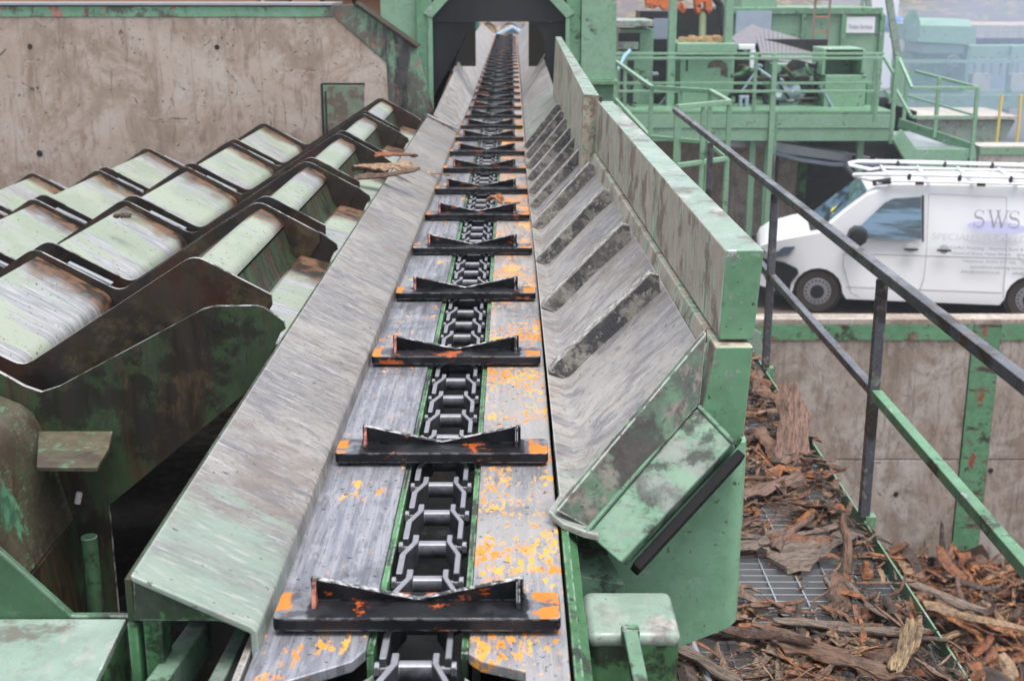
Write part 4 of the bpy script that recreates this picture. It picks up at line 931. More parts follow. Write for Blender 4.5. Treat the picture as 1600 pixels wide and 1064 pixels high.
lettering('sales@swsltd.co.uk         info@swsltd.co.uk', -2.0, .70, .055, M['bluetex'], sx=1.25)
# serif letters S W S with a lilac ellipse
m = MB(); m.prism([V(-2.46+.42*math.cos(t), -width(-2.6,1.365+.085*math.sin(t)+.021*math.cos(t))+.0015, 1.365+.085*math.sin(t)+.021*math.cos(t)) for t in [2*math.pi*i/28 for i in range(28)]], vn*.002); part('lettering', m, M['swoosh'], van)
def stroke(pts, widths, a0, z0, sc):
    m = MB(); L = []; Rr = []
    for i, (x, y) in enumerate(pts):
        p0 = Vector(pts[max(i-1,0)]); p1 = Vector(pts[min(i+1,len(pts)-1)]); d = (p1-p0).normalized(); nn = Vector((-d.y, d.x))*widths[i]/2
        L.append(Vector((x,y))+nn); Rr.append(Vector((x,y))-nn)
    for i in range(len(pts)-1):
        q = [L[i], L[i+1], Rr[i+1], Rr[i]]; pp_ = []
        for v in q:
            aa, zz = a0-v.x*sc, z0+v.y*sc; pp_.append(V(aa, -width(aa, zz)+.006, zz))
        m.prism(pp_, vn*.002)
    return m
def letterS(a0, z0, sc):
    pts, wd = [], []
    for i in range(25):
        t = i/24
        if t < .5: an = R(35+ (215)*(t/.5)); pts.append((.32+.26*math.cos(an), .74+.24*math.sin(an)))
        else: an = R(90-215*((t-.5)/.5)-0); pts.append((.32+.29*math.cos(an), .26+.26*math.sin(an)))
        wd.append(.04+.10*math.exp(-((t-.5)/.16)**2))
    m = stroke(pts, wd, a0, z0, sc)
    m2 = stroke([(.56,.98),(.55,.72)], [.05,.02], a0, z0, sc); m3 = stroke([(.06,.28),(.05,.02)], [.02,.05], a0, z0, sc)
    m.add(m2.v, m2.f); m.add(m3.v, m3.f); return m
def letterW(a0, z0, sc):
    m = MB()
    for pts, wd in (([(.05,1),(.36,0)], [.11,.09]), ([(.36,0),(.62,1)], [.06,.06]), ([(.52,1),(.80,0)], [.11,.09]), ([(.80,0),(1.10,1)], [.06,.06]), ([(-.08,.98),(.2,.98)], [.04,.04]), ([(.40,.98),(.72,.98)], [.04,.04]), ([(.98,.98),(1.22,.98)], [.04,.04])):
        q = stroke(pts, wd, a0, z0, sc); m.add(q.v, q.f)
    return m
for fn_, a_ in ((letterS, -2.12), (letterW, -2.32), (letterS, -2.60)): part('letter', fn_(a_, 1.37, .235), M['bluetex'], van, kind='stuff')

# ------------------------------------------------------------------ background: deck with machines
dk = thing('steel_platform', (4.5, 23, GROUND), 'long green steel platform with railings above and behind the van', 'platform')
Yd = 23.0
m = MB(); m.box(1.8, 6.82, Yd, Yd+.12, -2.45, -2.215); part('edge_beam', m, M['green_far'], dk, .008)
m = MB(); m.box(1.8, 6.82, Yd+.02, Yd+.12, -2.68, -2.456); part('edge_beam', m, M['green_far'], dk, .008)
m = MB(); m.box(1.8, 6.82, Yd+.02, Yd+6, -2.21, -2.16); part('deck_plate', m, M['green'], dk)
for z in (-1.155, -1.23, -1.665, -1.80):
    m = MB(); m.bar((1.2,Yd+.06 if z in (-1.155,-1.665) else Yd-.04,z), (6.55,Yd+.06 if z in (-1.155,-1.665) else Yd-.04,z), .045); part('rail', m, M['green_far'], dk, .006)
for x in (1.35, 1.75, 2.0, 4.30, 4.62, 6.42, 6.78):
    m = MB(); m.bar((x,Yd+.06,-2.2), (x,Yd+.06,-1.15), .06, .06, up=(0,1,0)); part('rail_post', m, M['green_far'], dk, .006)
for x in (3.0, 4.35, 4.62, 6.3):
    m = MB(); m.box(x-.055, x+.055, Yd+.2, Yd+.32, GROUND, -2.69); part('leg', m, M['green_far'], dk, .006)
m = MB(); m.box(4.57, 4.72, Yd-.03, Yd-.002, -2.9, -2.16); part('splice', m, M['green'], dk)
m = MB(); m.bar((4.62,Yd-.02,-4.6), (4.62,Yd-.02,-1.2), .09, .06, up=(0,1,0)); part('leg', m, M['green_far'], dk, .006)

# wall and dark bay under the platform
bw = thing('bay_wall', (4, 24.6, GROUND), 'streaky concrete wall with a dark opening under the green platform', 'wall')
a_ = lambda x: at(x,330,Y=24.6).x
m = MB(); m.box(0.8, a_(1205), 24.6, 24.9, GROUND, -2.2); part('concrete_panel', m, M['conc_right'], bw)
m = MB(); m.box(a_(1212), a_(1243), 24.6, 24.9, GROUND, -2.2); part('concrete_panel', m, M['conc_right'], bw)
m = MB(); m.box(a_(1243), a_(1420), 26.5, 26.7, GROUND, -2.2); m.box(a_(1420)-.05, a_(1420), 24.6, 26.5, GROUND, -2.3); part('dark_bay', m, M['black'], bw)
m = MB(); m.box(a_(1244), a_(1256), 24.55, 24.8, GROUND, -2.3); part('jamb', m, M['green_dirty'], bw)
m = MB(); m.box(a_(1258), a_(1420), 25.4, 25.46, GROUND, -3.0); part('dark_door', m, M['black'], bw)
cd = thing('cable_tray', tuple(at(1300,235,Y=23.9)), 'sagging grey metal tray and hose slung beneath the platform', 'cable tray')
p0, p1, p2 = at(1212,222,Y=23.6), at(1335,243,Y=23.6), at(1412,258,Y=23.6)
m = MB(); m.prism([p0, p1, p1-Vector((0,0,.14)), p0-Vector((0,0,.19))], (0,.5,0)); m.prism([p1+Vector((.01,0,0)), p2, p2-Vector((0,0,.12)), p1+Vector((.01,0,-.14))], (0,.4,0)); part('tray', m, M['galv'], cd)
m = MB(); m.tube([at(1212,240,Y=23.5), at(1250,250,Y=23.5), at(1300,257,Y=23.5), at(1350,258,Y=23.5), at(1415,257,Y=23.5)], .04, 8); part('hose', m, M['bluegrey'], cd)
m = MB(); m.box(at(1100,220,Y=23.6).x, at(1198,220,Y=23.6).x, 23.6, 24.2, at(1100,231,Y=23.6).z, at(1100,222,Y=23.6).z); part('tray', m, M['galv'], cd)
for x in (1336, 1364, 1400):
    q = at(x,250,Y=23.57); m = MB(); m.box(q.x-.05, q.x+.02, 23.5, 23.59, q.z-.08, q.z+.08); part('clamp', m, M['black'], cd)

# lower landing and stair right
ld = thing('stair_landing', (7.2, 21.5, GROUND), 'small green lower landing with railings right of the platform above the van', 'landing')
YL = 21.5
m = MB(); m.prism([at(1410,203,Y=YL), at(1396,220,Y=YL), at(1421,262,Y=YL), at(1525,262,Y=YL), at(1525,233,Y=YL), at(1432,233,Y=YL)], (0,.15,0)); part('edge_beam', m, M['green_far'], ld, .008)
zl = at(1470,234,Y=YL).z
m = MB(); m.prism([at(1432,232,Y=YL)+Vector((0,.16,0)), at(1524,232,Y=YL)+Vector((0,.16,0)), Vector((8.0,24.3,zl+.0)), Vector((6.9,24.3,zl+.0))], (0,0,-.04)); part('floor_plate', m, M['galv'], ld)
m = MB(); a0, b0 = at(1405,192,Y=23), at(1522,233,Y=YL); m.bar(a0, b0, .05, .16); part('side_beam', m, M['green'], ld)
m = MB(); m.bar(at(1430,112,Y=23), at(1527,137,Y=YL), .05); m.bar(at(1425,138,Y=YL), at(1527,138,Y=YL), .05); m.bar(at(1405,92,Y=YL+.6), at(1425,138,Y=YL), .05); m.bar(at(1381,90,Y=YL+.8), at(1398,118,Y=YL+.6), .05); part('top_rail', m, M['green_far'], ld, .006)
m = MB(); m.bar(at(1418,150,Y=23), at(1527,182,Y=YL), .035); m.bar(at(1424,183,Y=YL), at(1527,183,Y=YL), .045); m.bar(at(1400,140,Y=YL+.6), at(1424,183,Y=YL), .045); m.bar(at(1381,140,Y=YL+.6), at(1398,168,Y=YL+.6), .045); part('mid_rail', m, M['green_far'], ld, .006)
for x, y0, y1, Yp in ((1528,136,262,YL), (1468,122,215,22.2), (1418,112,195,23), (1402,90,225,YL+.3), (1374,90,190,YL+1)):
    a0 = at(x,y0,Y=Yp); m = MB(); m.box(a0.x-.03, a0.x+.03, Yp-.03, Yp+.03, at(x,y1,Y=Yp).z, a0.z); part('rail_post', m, M['green_far'], ld, .006)
for x in (6.9, 7.7):
    m = MB(); m.box(x-.05, x+.05, YL+.2, YL+.3, GROUND, zl-.3); part('leg', m, M['green_far'], ld)
m = MB(); a0 = at(1517,255,Y=YL-.01); m.box(a0.x-.05, a0.x+.04, YL-.02, YL-.001, a0.z-.08, a0.z+.08); part('bolt_slot', m, M['black'], ld)
rw2 = thing('low_wall', (11, 24, GROUND), 'pale concrete wall with green top strip at the right edge behind the van', 'wall')
x0 = at(1529,250,Y=23.4).x
m = MB(); m.box(x0, 16, 23.4, 23.7, GROUND, at(1560,242,Y=23.4).z); part('wall_slab', m, M['conc_pale'], rw2)
m = MB(); m.box(x0, 16, 23.38, 23.72, at(1560,241.8,Y=23.4).z, at(1560,232,Y=23.4).z); part('edge_channel', m, M['green_far'], rw2)
m = MB(); m.box(x0, 16, 23.38, 24.0, at(1560,231.7,Y=23.4).z, at(1560,229,Y=23.4).z); part('coping', m, M['conc_pale'], rw2)
c = at(1592,257,Y=23.399); m = MB(); m.cyl(c, (0,1,0), .04, .01, 10); part('tie_hole', m, M['black'], rw2)

# machines on the platform
def mach(name, label, cat, items, Y=None, base=None):
    t = thing(name, base or tuple(at(items[0][2][0], items[0][2][3], Y=items[0][3])), label, cat)
    for nm, mt, r, Yq, d in items:
        part(nm, boxpx(*r, Yq, d), M[mt], t, .015)
    return t
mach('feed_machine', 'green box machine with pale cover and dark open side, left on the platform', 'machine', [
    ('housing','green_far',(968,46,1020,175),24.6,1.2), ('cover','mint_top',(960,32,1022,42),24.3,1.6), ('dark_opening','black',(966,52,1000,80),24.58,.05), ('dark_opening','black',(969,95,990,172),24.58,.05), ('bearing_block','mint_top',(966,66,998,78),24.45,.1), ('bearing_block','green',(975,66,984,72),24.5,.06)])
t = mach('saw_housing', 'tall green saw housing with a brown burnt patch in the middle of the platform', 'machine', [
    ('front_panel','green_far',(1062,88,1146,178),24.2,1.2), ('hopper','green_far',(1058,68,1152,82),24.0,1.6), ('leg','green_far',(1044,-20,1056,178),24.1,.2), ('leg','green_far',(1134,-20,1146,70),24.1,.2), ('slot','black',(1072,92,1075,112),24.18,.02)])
burn = worn('smoke_burn', (.10,.075,.05), (.14,.11,.07), wear=.1)
c = at(1122,112,Y=24.19); m = MB()
m.prism([at(*q,Y=24.195) for q in ((1104,108),(1108,98),(1118,94),(1128,95),(1136,101),(1138,112),(1137,122),(1126,118),(1126,106),(1114,106))], (0,.004,0)); part('burnt_patch', m, burn, t)
m = MB(); rr = random.Random(3)
for i in range(120):
    q = at(rr.uniform(1060,1133), rr.uniform(58,68), Y=24.3+rr.uniform(0,1)); s_ = rr.uniform(.02,.06); m.box(q.x-s_, q.x+s_, q.y-s_, q.y+s_, q.z-s_*.4, q.z+s_*.5)
o = part('chip_heap', m, M['sawdust'], None, loc=tuple(at(1095,66,Y=24.5))); tag(o, 'orange wood chips heaped on the saw housing hopper', 'wood chips', kind='stuff')
o = part('machine_backdrop', boxpx(968,62,1290,176,26.3,.3), M['black'], None, loc=tuple(at(1100,176,Y=26.3))); tag(o, 'black backdrop added to darken the gaps behind the platform machines', 'backdrop')  # black sheet added to darken the gaps between machines
tn = thing('gear_unit', tuple(at(1158,176,Y=24.7)), 'dark oily gearing between the saw housing and the drive frame', 'gear unit')
for x, y, r_ in ((1160,112,.13), (1152,138,.10), (1166,150,.15), (1008,125,.16), (1030,150,.2)):
    c = at(x, y, Y=24.8); m = MB(); m.cyl(c, (.3,1,.1), r_, .25, 14); m.cyl(c-Vector((0,.16,0)), (.3,1,.1), r_*.4, .2, 10); part('gear', m, M['dark'], tn)
pw = thing('pipework', tuple(at(1030,176,Y=24.2)), 'tangle of dark hoses and small pipes among the platform machines', 'pipework')
rr = random.Random(5)
for i in range(26):
    xa = rr.choice((rr.uniform(985,1058), rr.uniform(1148,1200), rr.uniform(1205,1285))); ya_ = rr.uniform(90,165); Yq = rr.uniform(23.9,24.6)
    p0 = at(xa,ya_,Y=Yq); p1 = at(xa+rr.uniform(-18,18),ya_+rr.uniform(-8,22),Y=Yq+rr.uniform(-.1,.2)); p2 = at(xa+rr.uniform(-26,26),min(177,ya_+rr.uniform(10,50)),Y=Yq)
    m = MB(); m.tube([p0, p0.lerp(p1,.5)+Vector((0,0,.02)), p1, p2], rr.uniform(.015,.05), 6); part('hose', m, M[rr.choice(('black','dark','black','green_dirty','motor'))], pw)
for i in range(9):
    xa = rr.choice((rr.uniform(990,1050), rr.uniform(1150,1195), rr.uniform(1215,1280))); ya_ = rr.uniform(110,170); h_ = rr.uniform(3,8); Yq = rr.uniform(23.9,24.4)
    part('valve_box', boxpx(xa,ya_-h_,xa+rr.uniform(5,12),ya_,Yq,.15), M[rr.choice(('green_dirty','dark','motor','mint_top'))], pw, .01)
# orange grab crane
gcr = thing('log_grab', tuple(at(1085,60,Y=26)), 'orange log handling arms hanging over the dark hopper', 'log grab')
for pts_ in ([(1008,-8),(1045,-8),(1047,14),(1038,18),(1030,10),(1022,15),(1010,12)], [(1085,-8),(1112,-8),(1113,18),(1107,24),(1102,18),(1102,4),(1096,4),(1096,18),(1091,25),(1087,18)], [(1055,6),(1066,4),(1074,14),(1068,22),(1058,14)], [(1058,-8),(1074,-8),(1072,0),(1060,4)]):
    m = MB(); m.prism([at(x,y,Y=26) for x, y in pts_], (0,.3,0)); part('arm', m, M['orange'], gcr, .02)
m = MB(); m.tube([at(1098,22,Y=26.1), at(1097,66,Y=25.2)], .07, 10); part('ram', m, simple('oily_green', (.12,.15,.07), .4), gcr)
m = MB(); m.tube([at(1117,-6,Y=25.6), at(1126,10,Y=25.6), at(1129,40,Y=25.6), at(1129,66,Y=25.4)], .07, 8); m.tube([at(1112,-6,Y=25.7), at(1121,8,Y=25.7), at(1126,40,Y=25.7)], .04, 8); part('hose', m, M['blackplastic'], gcr)
dm = thing('dark_hopper', tuple(at(1090,68,Y=27)), 'plain black hopper behind the orange arms', 'hopper')  # hopper built from plain black boxes
m = boxpx(1054,14,1134,70,26.8,1.2); part('hopper_wall', m, M['black'], dm); m = boxpx(1000,18,1046,56,27,1); part('hopper_wall', m, M['black'], dm); m = boxpx(1022,30,1044,66,26.6,.2); part('chute', m, M['bluegrey'], dm)
mach('conveyor_drive', 'green drive frame with blue grey motor and dark gearing on the platform', 'machine', [
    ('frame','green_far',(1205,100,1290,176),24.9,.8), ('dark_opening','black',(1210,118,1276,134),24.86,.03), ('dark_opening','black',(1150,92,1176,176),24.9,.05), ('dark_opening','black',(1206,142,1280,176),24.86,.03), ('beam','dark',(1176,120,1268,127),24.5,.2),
    ('pale_bracket','signwhite',(1154,70,1180,78),24.3,.1), ('pale_bracket','signwhite',(1172,78,1180,112),24.3,.1), ('pale_frame','bluegrey',(1155,150,1160,178),24.0,.1), ('pale_frame','bluegrey',(1164,150,1170,178),24.0,.1), ('pale_frame','bluegrey',(1155,150,1170,155),24.02,.1)])
t = thing('motor', tuple(at(1220,160,Y=24.5)), 'blue grey electric motor with a pale round end on the platform', 'motor')
c = at(1212,146,Y=24.5); m = MB(); m.tube([c+Vector((-.02,0,0)), c+Vector((.42,.1,0))], .19, 16); part('casing', m, M['motor'], t, .02)
m = MB(); m.cyl(c+Vector((0,-.14,0)), (0,1,0), .11, .2, 16); part('end_cap', m, M['motor'], t); m = MB(); m.cyl(c+Vector((0,-.26,0)), (0,1,0), .06, .05, 12); part('shaft_cap', m, M['signwhite'], t)
m = MB(); m.box(c.x-.1, c.x+.4, 24.4, 24.7, -2.16, c.z-.17); part('foot', m, M['motor'], t)
for px_, py_ in ((1251,110),):
    c = at(px_, py_, Y=24.6); m = MB(); m.cyl(c, (0,1,0), .06, .1, 12); o = part('pulley', m, M['mint_top'], None, loc=tuple(c)); tag(o, 'pale green round pulley above the motor', 'pulley')
m = MB(); m.prism([at(1240,92,Y=24.4), at(1284,104,Y=24.4), at(1284,112,Y=24.4), at(1262,104,Y=24.4), at(1222,118,Y=24.4), at(1217,116,Y=24.4)], (0,.1,0)); o = part('belt_tensioner', m, M['black'], None, loc=tuple(at(1250,100,Y=24.4))); tag(o, 'slanting dark tensioner arm under the slatted belt', 'tensioner')
# slatted grey belt
bt = thing('slat_belt', tuple(at(1220,80,Y=26)), 'grey slatted belt running down behind the platform rail', 'belt conveyor')
for i in range(18):
    t0, t1 = i/18, (i+.9)/18
    a0, b0 = at(lerp(1178,1312,t0), lerp(42,82,t0**1.2), Y=27.0), at(lerp(1178,1312,t1), lerp(42,82,t1**1.2), Y=27.0)
    c0, d0 = at(lerp(1190,1285,t1), lerp(90,108,t1), Y=25.2), at(lerp(1190,1285,t0), lerp(90,108,t0), Y=25.2)
    m = MB(); m.prism([a0, b0, c0, d0], (0,0,-.05)); part('slat', m, M['darkgalv'], bt)
m = MB(); m.prism([at(1140,60,Y=25.5), at(1175,38,Y=27), at(1210,52,Y=27), at(1165,78,Y=25.5)], (0,0,-.05)); part('chute', m, M['darkgalv'], bt)
# green cabinet
t = mach('bin_cabinet', 'green steel bin with an open top compartment at the right of the platform', 'cabinet', [
    ('body','green_far',(1288,118,1352,184),24.0,.9), ('back','green_far',(1288,78,1350,118),24.85,.06), ('side','green_far',(1285,78,1290,118),24.0,.85), ('side','green_far',(1347,78,1352,118),24.0,.85), ('top_lip','green_far',(1287,76,1350,79),24.0,.9), ('dark_opening','black',(1291,80,1347,84),24.7,.1), ('side_box','green',(1353,132,1374,178),24.3,.7)])
o = part('cap', boxpx(1353,131,1362,137,24.4,.3), M['red'], None, loc=tuple(at(1357,137,Y=24.4))); tag(o, 'small red cap beside the green bin', 'cap')
o = part('blue_rope', MB().tube([at(985,79,Y=22.9), at(976,88,Y=22.85), at(969,104,Y=22.8), at(962,112,Y=22.8)], .03, 6), M['skyblue'], None, loc=tuple(at(975,90,Y=22.9))); tag(o, 'pale blue rope tied over the platform rail by the gate', 'rope')

# far yard: container with sign, ladder, pole
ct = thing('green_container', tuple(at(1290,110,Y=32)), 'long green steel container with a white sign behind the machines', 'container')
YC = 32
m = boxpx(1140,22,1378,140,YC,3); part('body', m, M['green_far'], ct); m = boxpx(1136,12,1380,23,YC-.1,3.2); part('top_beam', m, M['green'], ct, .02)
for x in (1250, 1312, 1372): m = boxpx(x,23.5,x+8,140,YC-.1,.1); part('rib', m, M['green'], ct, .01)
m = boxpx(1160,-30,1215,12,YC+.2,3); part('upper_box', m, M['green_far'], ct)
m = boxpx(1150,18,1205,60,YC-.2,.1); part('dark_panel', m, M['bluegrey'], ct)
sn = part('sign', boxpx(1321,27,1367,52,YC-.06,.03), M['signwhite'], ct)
cu = bpy.data.curves.new('lettering', 'FONT'); cu.body = 'Timber Services'; cu.size = .14; cu.extrude = .002; ob = bpy.data.objects.new('t', cu); me = bpy.data.meshes.new_from_object(ob); bpy.data.objects.remove(ob)
p0 = at(1325,45,Y=YC-.075); wmax = max(v.co.x for v in me.vertices); sx = (at(1363,45,Y=YC).x-at(1325,45,Y=YC).x)/wmax
for v in me.vertices: v.co = Vector((p0.x+v.co.x*sx, p0.y-v.co.z, p0.z+v.co.y))-ct.location
me.materials.append(M['bluetex']); o = bpy.data.objects.new('lettering', me); col.objects.link(o); o.parent = sn
lad = thing('ladder', tuple(at(1285,70,Y=31.5)), 'thin brown ladder leaning on the green container', 'ladder')
m = MB(); m.bar(at(1276,-20,Y=31.6), at(1269,70,Y=31.4), .05); m.bar(at(1299,-20,Y=31.6), at(1292,70,Y=31.4), .05); part('stile', m, simple('brown_steel', (.22,.14,.12)), lad)
for y in (0, 27, 50): m = MB(); m.bar(at(1274-y*.08,y,Y=31.5), at(1297-y*.08,y,Y=31.5), .04); part('rung', m, M['woodred'], lad)
pl = thing('pole', tuple(at(1405,95,Y=27)), 'slanting pale green pole beside the container', 'pole')
m = MB(); m.bar(at(1386,-20,Y=27), at(1404,100,Y=27), .13); part('shaft', m, M['mint_top'], pl); a0 = at(1404,100,Y=27); m = MB(); m.box(a0.x-.09, a0.x+.09, 26.91, 27.09, GROUND, a0.z-.02); part('post', m, M['green_far'], pl)
m = MB(); m.bar(at(1352,-20,Y=34), at(1358,12,Y=34), .12); m.bar(at(1346,12,Y=34), at(1352,-20,Y=34), .08); m.box(at(1350,30,Y=34).x, at(1356,30,Y=34).x, 35.1, 35.2, GROUND, at(1350,10,Y=34).z); o = part('stay', m, M['mint_top'], None, loc=tuple(at(1352,0,Y=34))); tag(o, 'pale green stays rising behind the sign container', 'stay')
o = part('white_shed', boxpx(1360,-60,1402,140,62,10), M['signwhite'], None, loc=tuple(at(1380,140,Y=62))); tag(o, 'white shed front glimpsed between container and pole', 'shed')
o = part('blue_tarpaulin', boxpx(1394,26,1420,54,58,3), M['farblue'], None, .5, loc=tuple(at(1405,54,Y=58))); tag(o, 'blue tarpaulin heap in the haze right of the pole', 'tarpaulin')
# chipper box in the haze
YM = 40
cb = thing('chipper', tuple(at(1480,120,Y=YM)), 'hazy green machine with a sloping hood and a hand wheel', 'machine')
m = MB(); m.prism([at(*q,Y=YM) for q in ((1433,40),(1515,42),(1525,42),(1525,70),(1433,66))], (0,3,0)); m.prism([at(1440,29,Y=YM+1), at(1514,31,Y=YM+1), at(1518,43,Y=YM+.02), at(1436,41,Y=YM+.02)], (0,1.5,.0)); part('hood', m, M['green_far'], cb)
m = MB(); m.prism([at(*q,Y=YM-.3) for q in ((1424,16),(1432,16),(1438,36),(1434,66),(1416,66),(1416,34))], (0,.3,0)); part('end_panel', m, M['green'], cb)
m = boxpx(1443,70,1505,84,YM+.2,2); part('side_panel', m, M['green_far'], cb)
m = boxpx(1420,84,1508,160,YM+.8,2); part('base', m, M['green'], cb)
c = at(1489,96,Y=YM-.2); m = MB(); pr = [c+Vector((.17*math.cos(t),0,.17*math.sin(t))) for t in [2*math.pi*i/20 for i in range(21)]]; m.tube(pr, .02, 6)
for k in range(3): t_ = math.pi*k/3; m.tube([c+Vector((.17*math.cos(t_),0,.17*math.sin(t_))), c-Vector((.17*math.cos(t_),0,.17*math.sin(t_)))], .013, 6)
part('hand_wheel', m, M['mint_top'], cb)
fr = thing('sorting_frame', tuple(at(1560,160,Y=YM)), 'hazy green steel frame with a row of short rollers at the right edge', 'frame')
m = boxpx(1505,71,1640,90,YM+.5,.4); part('top_beam', m, M['green_far'], fr, .02)
for x in (1506, 1575): m = boxpx(x,72,x+6,200,YM+.3,.3); part('post', m, M['green_far'], fr, .02)
m = boxpx(1400,94,1640,99,YM-.4,.12); part('rail', m, M['green_far'], fr)
m = boxpx(1508,90,1640,140,YM+2,.4); part('back_panel', m, M['bluegrey'], fr)
for k in range(8):
    x = 1524+13.5*k; m = boxpx(x-1.5,98,x+1.5,118,YM+.2,.1); q = at(x,90,Y=YM+.2); m.cyl(q, (0,1,0), .05, .1, 10); part('roller_stop', m, M['mint_top'], fr)
for x0, x1 in ((1520,1548), (1580,1620)): m = boxpx(x0,116,x1,140,YM+.1,.4); part('pale_box', m, M['conc_pale'], fr)
m = boxpx(1400,150,1640,170,YM-.5,2); part('plinth', m, M['green'], fr)
gb = thing('green_skip', tuple(at(1480,225,Y=30)), 'long low pale green skip behind the landing rails', 'skip')
m = MB(); m.prism([at(*q,Y=30) for q in ((1396,186),(1588,188),(1566,226),(1396,226))], (0,2,0)); part('skip_body', m, M['mint_top'], gb, .03); m = boxpx(1394,182,1590,187,29.9,2.2); part('skip_rim', m, M['conc_pale'], gb)
m = MB(); a0, b0 = at(1400,226,Y=30), at(1560,226,Y=30); m.box(a0.x, b0.x, 30.1, 31.9, GROUND, a0.z-.01); part('skip_base', m, M['green'], gb)
for k, (x, y0, y1, tilt) in enumerate(((1566,148,176,-4), (1595,148,192,-3))):
    a0, b0 = at(x,y0,Y=28), at(x+tilt,y1,Y=28); m = MB(); m.tube([a0, b0, Vector((b0.x-.02,28,GROUND))], .032, 10); o = part('bollard', m, M['yellow'], None, loc=(b0.x,28,GROUND)); tag(o, ['yellow bollard nearer the landing rail', 'taller yellow bollard at the right edge in the smoke'][k], 'bollard', 'yellow bollards by the skip')
t = log_stack('timber_stack', at(1465,30,Y=62).x, 26, 62, at(1500,22,Y=62).z-.2, 8, .17, 'pale sawn timber stack far off near the top right', M['wood'], True, 9)
m = boxpx(1525,40,1640,70,60,2); m.box(at(1525,60,Y=60).x, at(1640,60,Y=60).x, 60, 61, GROUND, at(1500,60,Y=60).z); o = part('timber_pile', m, M['conc_pale'], None, loc=(18,60,GROUND)); tag(o, 'grey stacked boards below the far timber stack', 'timber')

# ------------------------------------------------------------------ bark
def bark_mb(rr, L, W, curl=.5, bendy=.2, nL=9, nW=4, th=.006, rag=.35):
    """a ragged curled strip of bark: a closed shell around the origin, lying along X"""
    m = MB(); ph = rr.uniform(0, 90); outer, inner = [], []
    tw = rr.uniform(-.9,.9); taper = rr.uniform(.35, 1.)
    for i in range(nL+1):
        u = i/nL; wl = W*.5*(1+rag*1.6*mnoise.noise((u*5+ph, 1, 0))); wr = W*.5*(1+rag*1.6*mnoise.noise((u*5+ph, 7, 0)))
        f = lerp(1, taper, u); wl *= f; wr *= f
        if i in (0, nL): wl *= rr.uniform(.3,1); wr *= rr.uniform(.3,1)
        yc = bendy*L*.25*math.sin(u*math.pi+ph)+.25*W*mnoise.noise((u*3,ph,5)); zc = bendy*L*.16*mnoise.noise((u*2.5, 3, ph))
        for j in range(nW+1):
            s_ = (j/nW-.5)*2; a = s_*.5*curl*3.2+tw*(u-.5); half = wl if s_ < 0 else wr
            r_ = (wl+wr)/max(curl*3.2, .2)
            jit = .11*W*mnoise.noise((u*7+ph, s_*4, 2))
            y = yc+(r_*math.sin(a) if curl > .15 else half*s_)+ (half-(wl+wr)/2)*s_; z = zc+r_*(math.cos(a)-1)+jit+curl*W*.25
            x = (u-.5)*L+(L*.10*mnoise.noise((ph, s_*3, i*3.)) if i in (0, nL) else rr.uniform(-.01,.01)*L)
            outer.append(Vector((x, y, z+th))); inner.append(Vector((x, y*.97, z-th*rr.uniform(.2,1))))
    n1 = nW+1; o = len(outer); m.v = outer+inner
    for i in range(nL):
        for j in range(nW):
            a = i*n1+j; m.f.append([a, a+1, a+n1+1, a+n1]); m.f.append([o+a, o+a+n1, o+a+n1+1, o+a+1])
    for i in range(nL):
        a = i*n1; m.f.append([a, a+n1, o+a+n1, o+a]); a = i*n1+nW; m.f.append([a, o+a, o+a+n1, a+n1])
    for j in range(nW):
        a = j; m.f.append([a, o+a, o+a+1, a+1]); a = nL*n1+j; m.f.append([a, a+1, o+a+1, o+a])
    return m
def xf(m, loc, rot): 
    from mathutils import Euler
    M_ = Euler(rot).to_matrix(); l = Vector(loc); return [M_ @ v + l for v in m.v], m.f
rr = random.Random(11)
LIB = [bark_mb(rr, 1, rr.choice((.04,.06,.08,.12,.16,.22,.3,.4)), rr.uniform(.10,.8), rr.uniform(0,.8), 6, 3, .014, .55) for _ in range(24)]
THIN = [bark_mb(rr, 1, rr.uniform(.02,.05), .3, rr.uniform(.2,1.2), 6, 2, .008, .4) for _ in range(8)]
def scatter(name, label, mat, n, posf, sizes, kind='stuff', loc=(0,0,0), tilt=.35, lib=None):
    lib = lib or LIB
    big = MB()
    for i in range(n):
        p = posf(i)
        if p is None: continue
        s = sizes(i); L = lib[rr.randrange(len(lib))]; t = MB(); t.v = [v*s for v in L.v]; t.f = L.f
        vs, fs = xf(t, p, (rr.uniform(-tilt,tilt)+(math.pi if rr.random() < .35 else 0), rr.uniform(-tilt,tilt), rr.uniform(0,6.28))); big.add(vs, fs)
    o = part(name, big, mat, None, loc=loc, kind=kind); tag(o, label, 'bark', kind=kind); return o
# litter on the walkway: dense far and near, thin in the middle where the grating shows
def walk_pos(i):
    for _ in range(20):
        x, y = rr.uniform(.50,1.40), rr.uniform(2.6,8.2)
        q = 800+2000*x/(y*_c+2.13*_s); v = 532+2000*(-y*_s+2.13*_c)/(y*_c+2.13*_s)
        d = .95
        if 4.12 < y < 4.62: d = .18+.45*max(0,(x-1.15)/.25)+.25*max(0,(.7-x)/.2)
        elif 4.62 <= y < 5.0: d = .7
        elif y < 4.12: d = 1.
        if rr.random() < d: return (x, y, WZ+rr.uniform(.0,.045)+(.03 if x > 1.3 else 0))
    return None
scatter('bark_litter', 'brown bark scraps littering the grating walkway', M['bark'], 2500, walk_pos, lambda i: rr.choice((.05,.06,.07,.09,.11,.14,.18,.24)), loc=(1,4.5,WZ))
def crumb_pos(i):
    x = rr.choice((rr.uniform(.5,1.4), rr.uniform(1.25,1.41), rr.uniform(.48,.62))); y = rr.uniform(2.6,8.3)
    return (x, y, WZ+rr.uniform(0,.02))
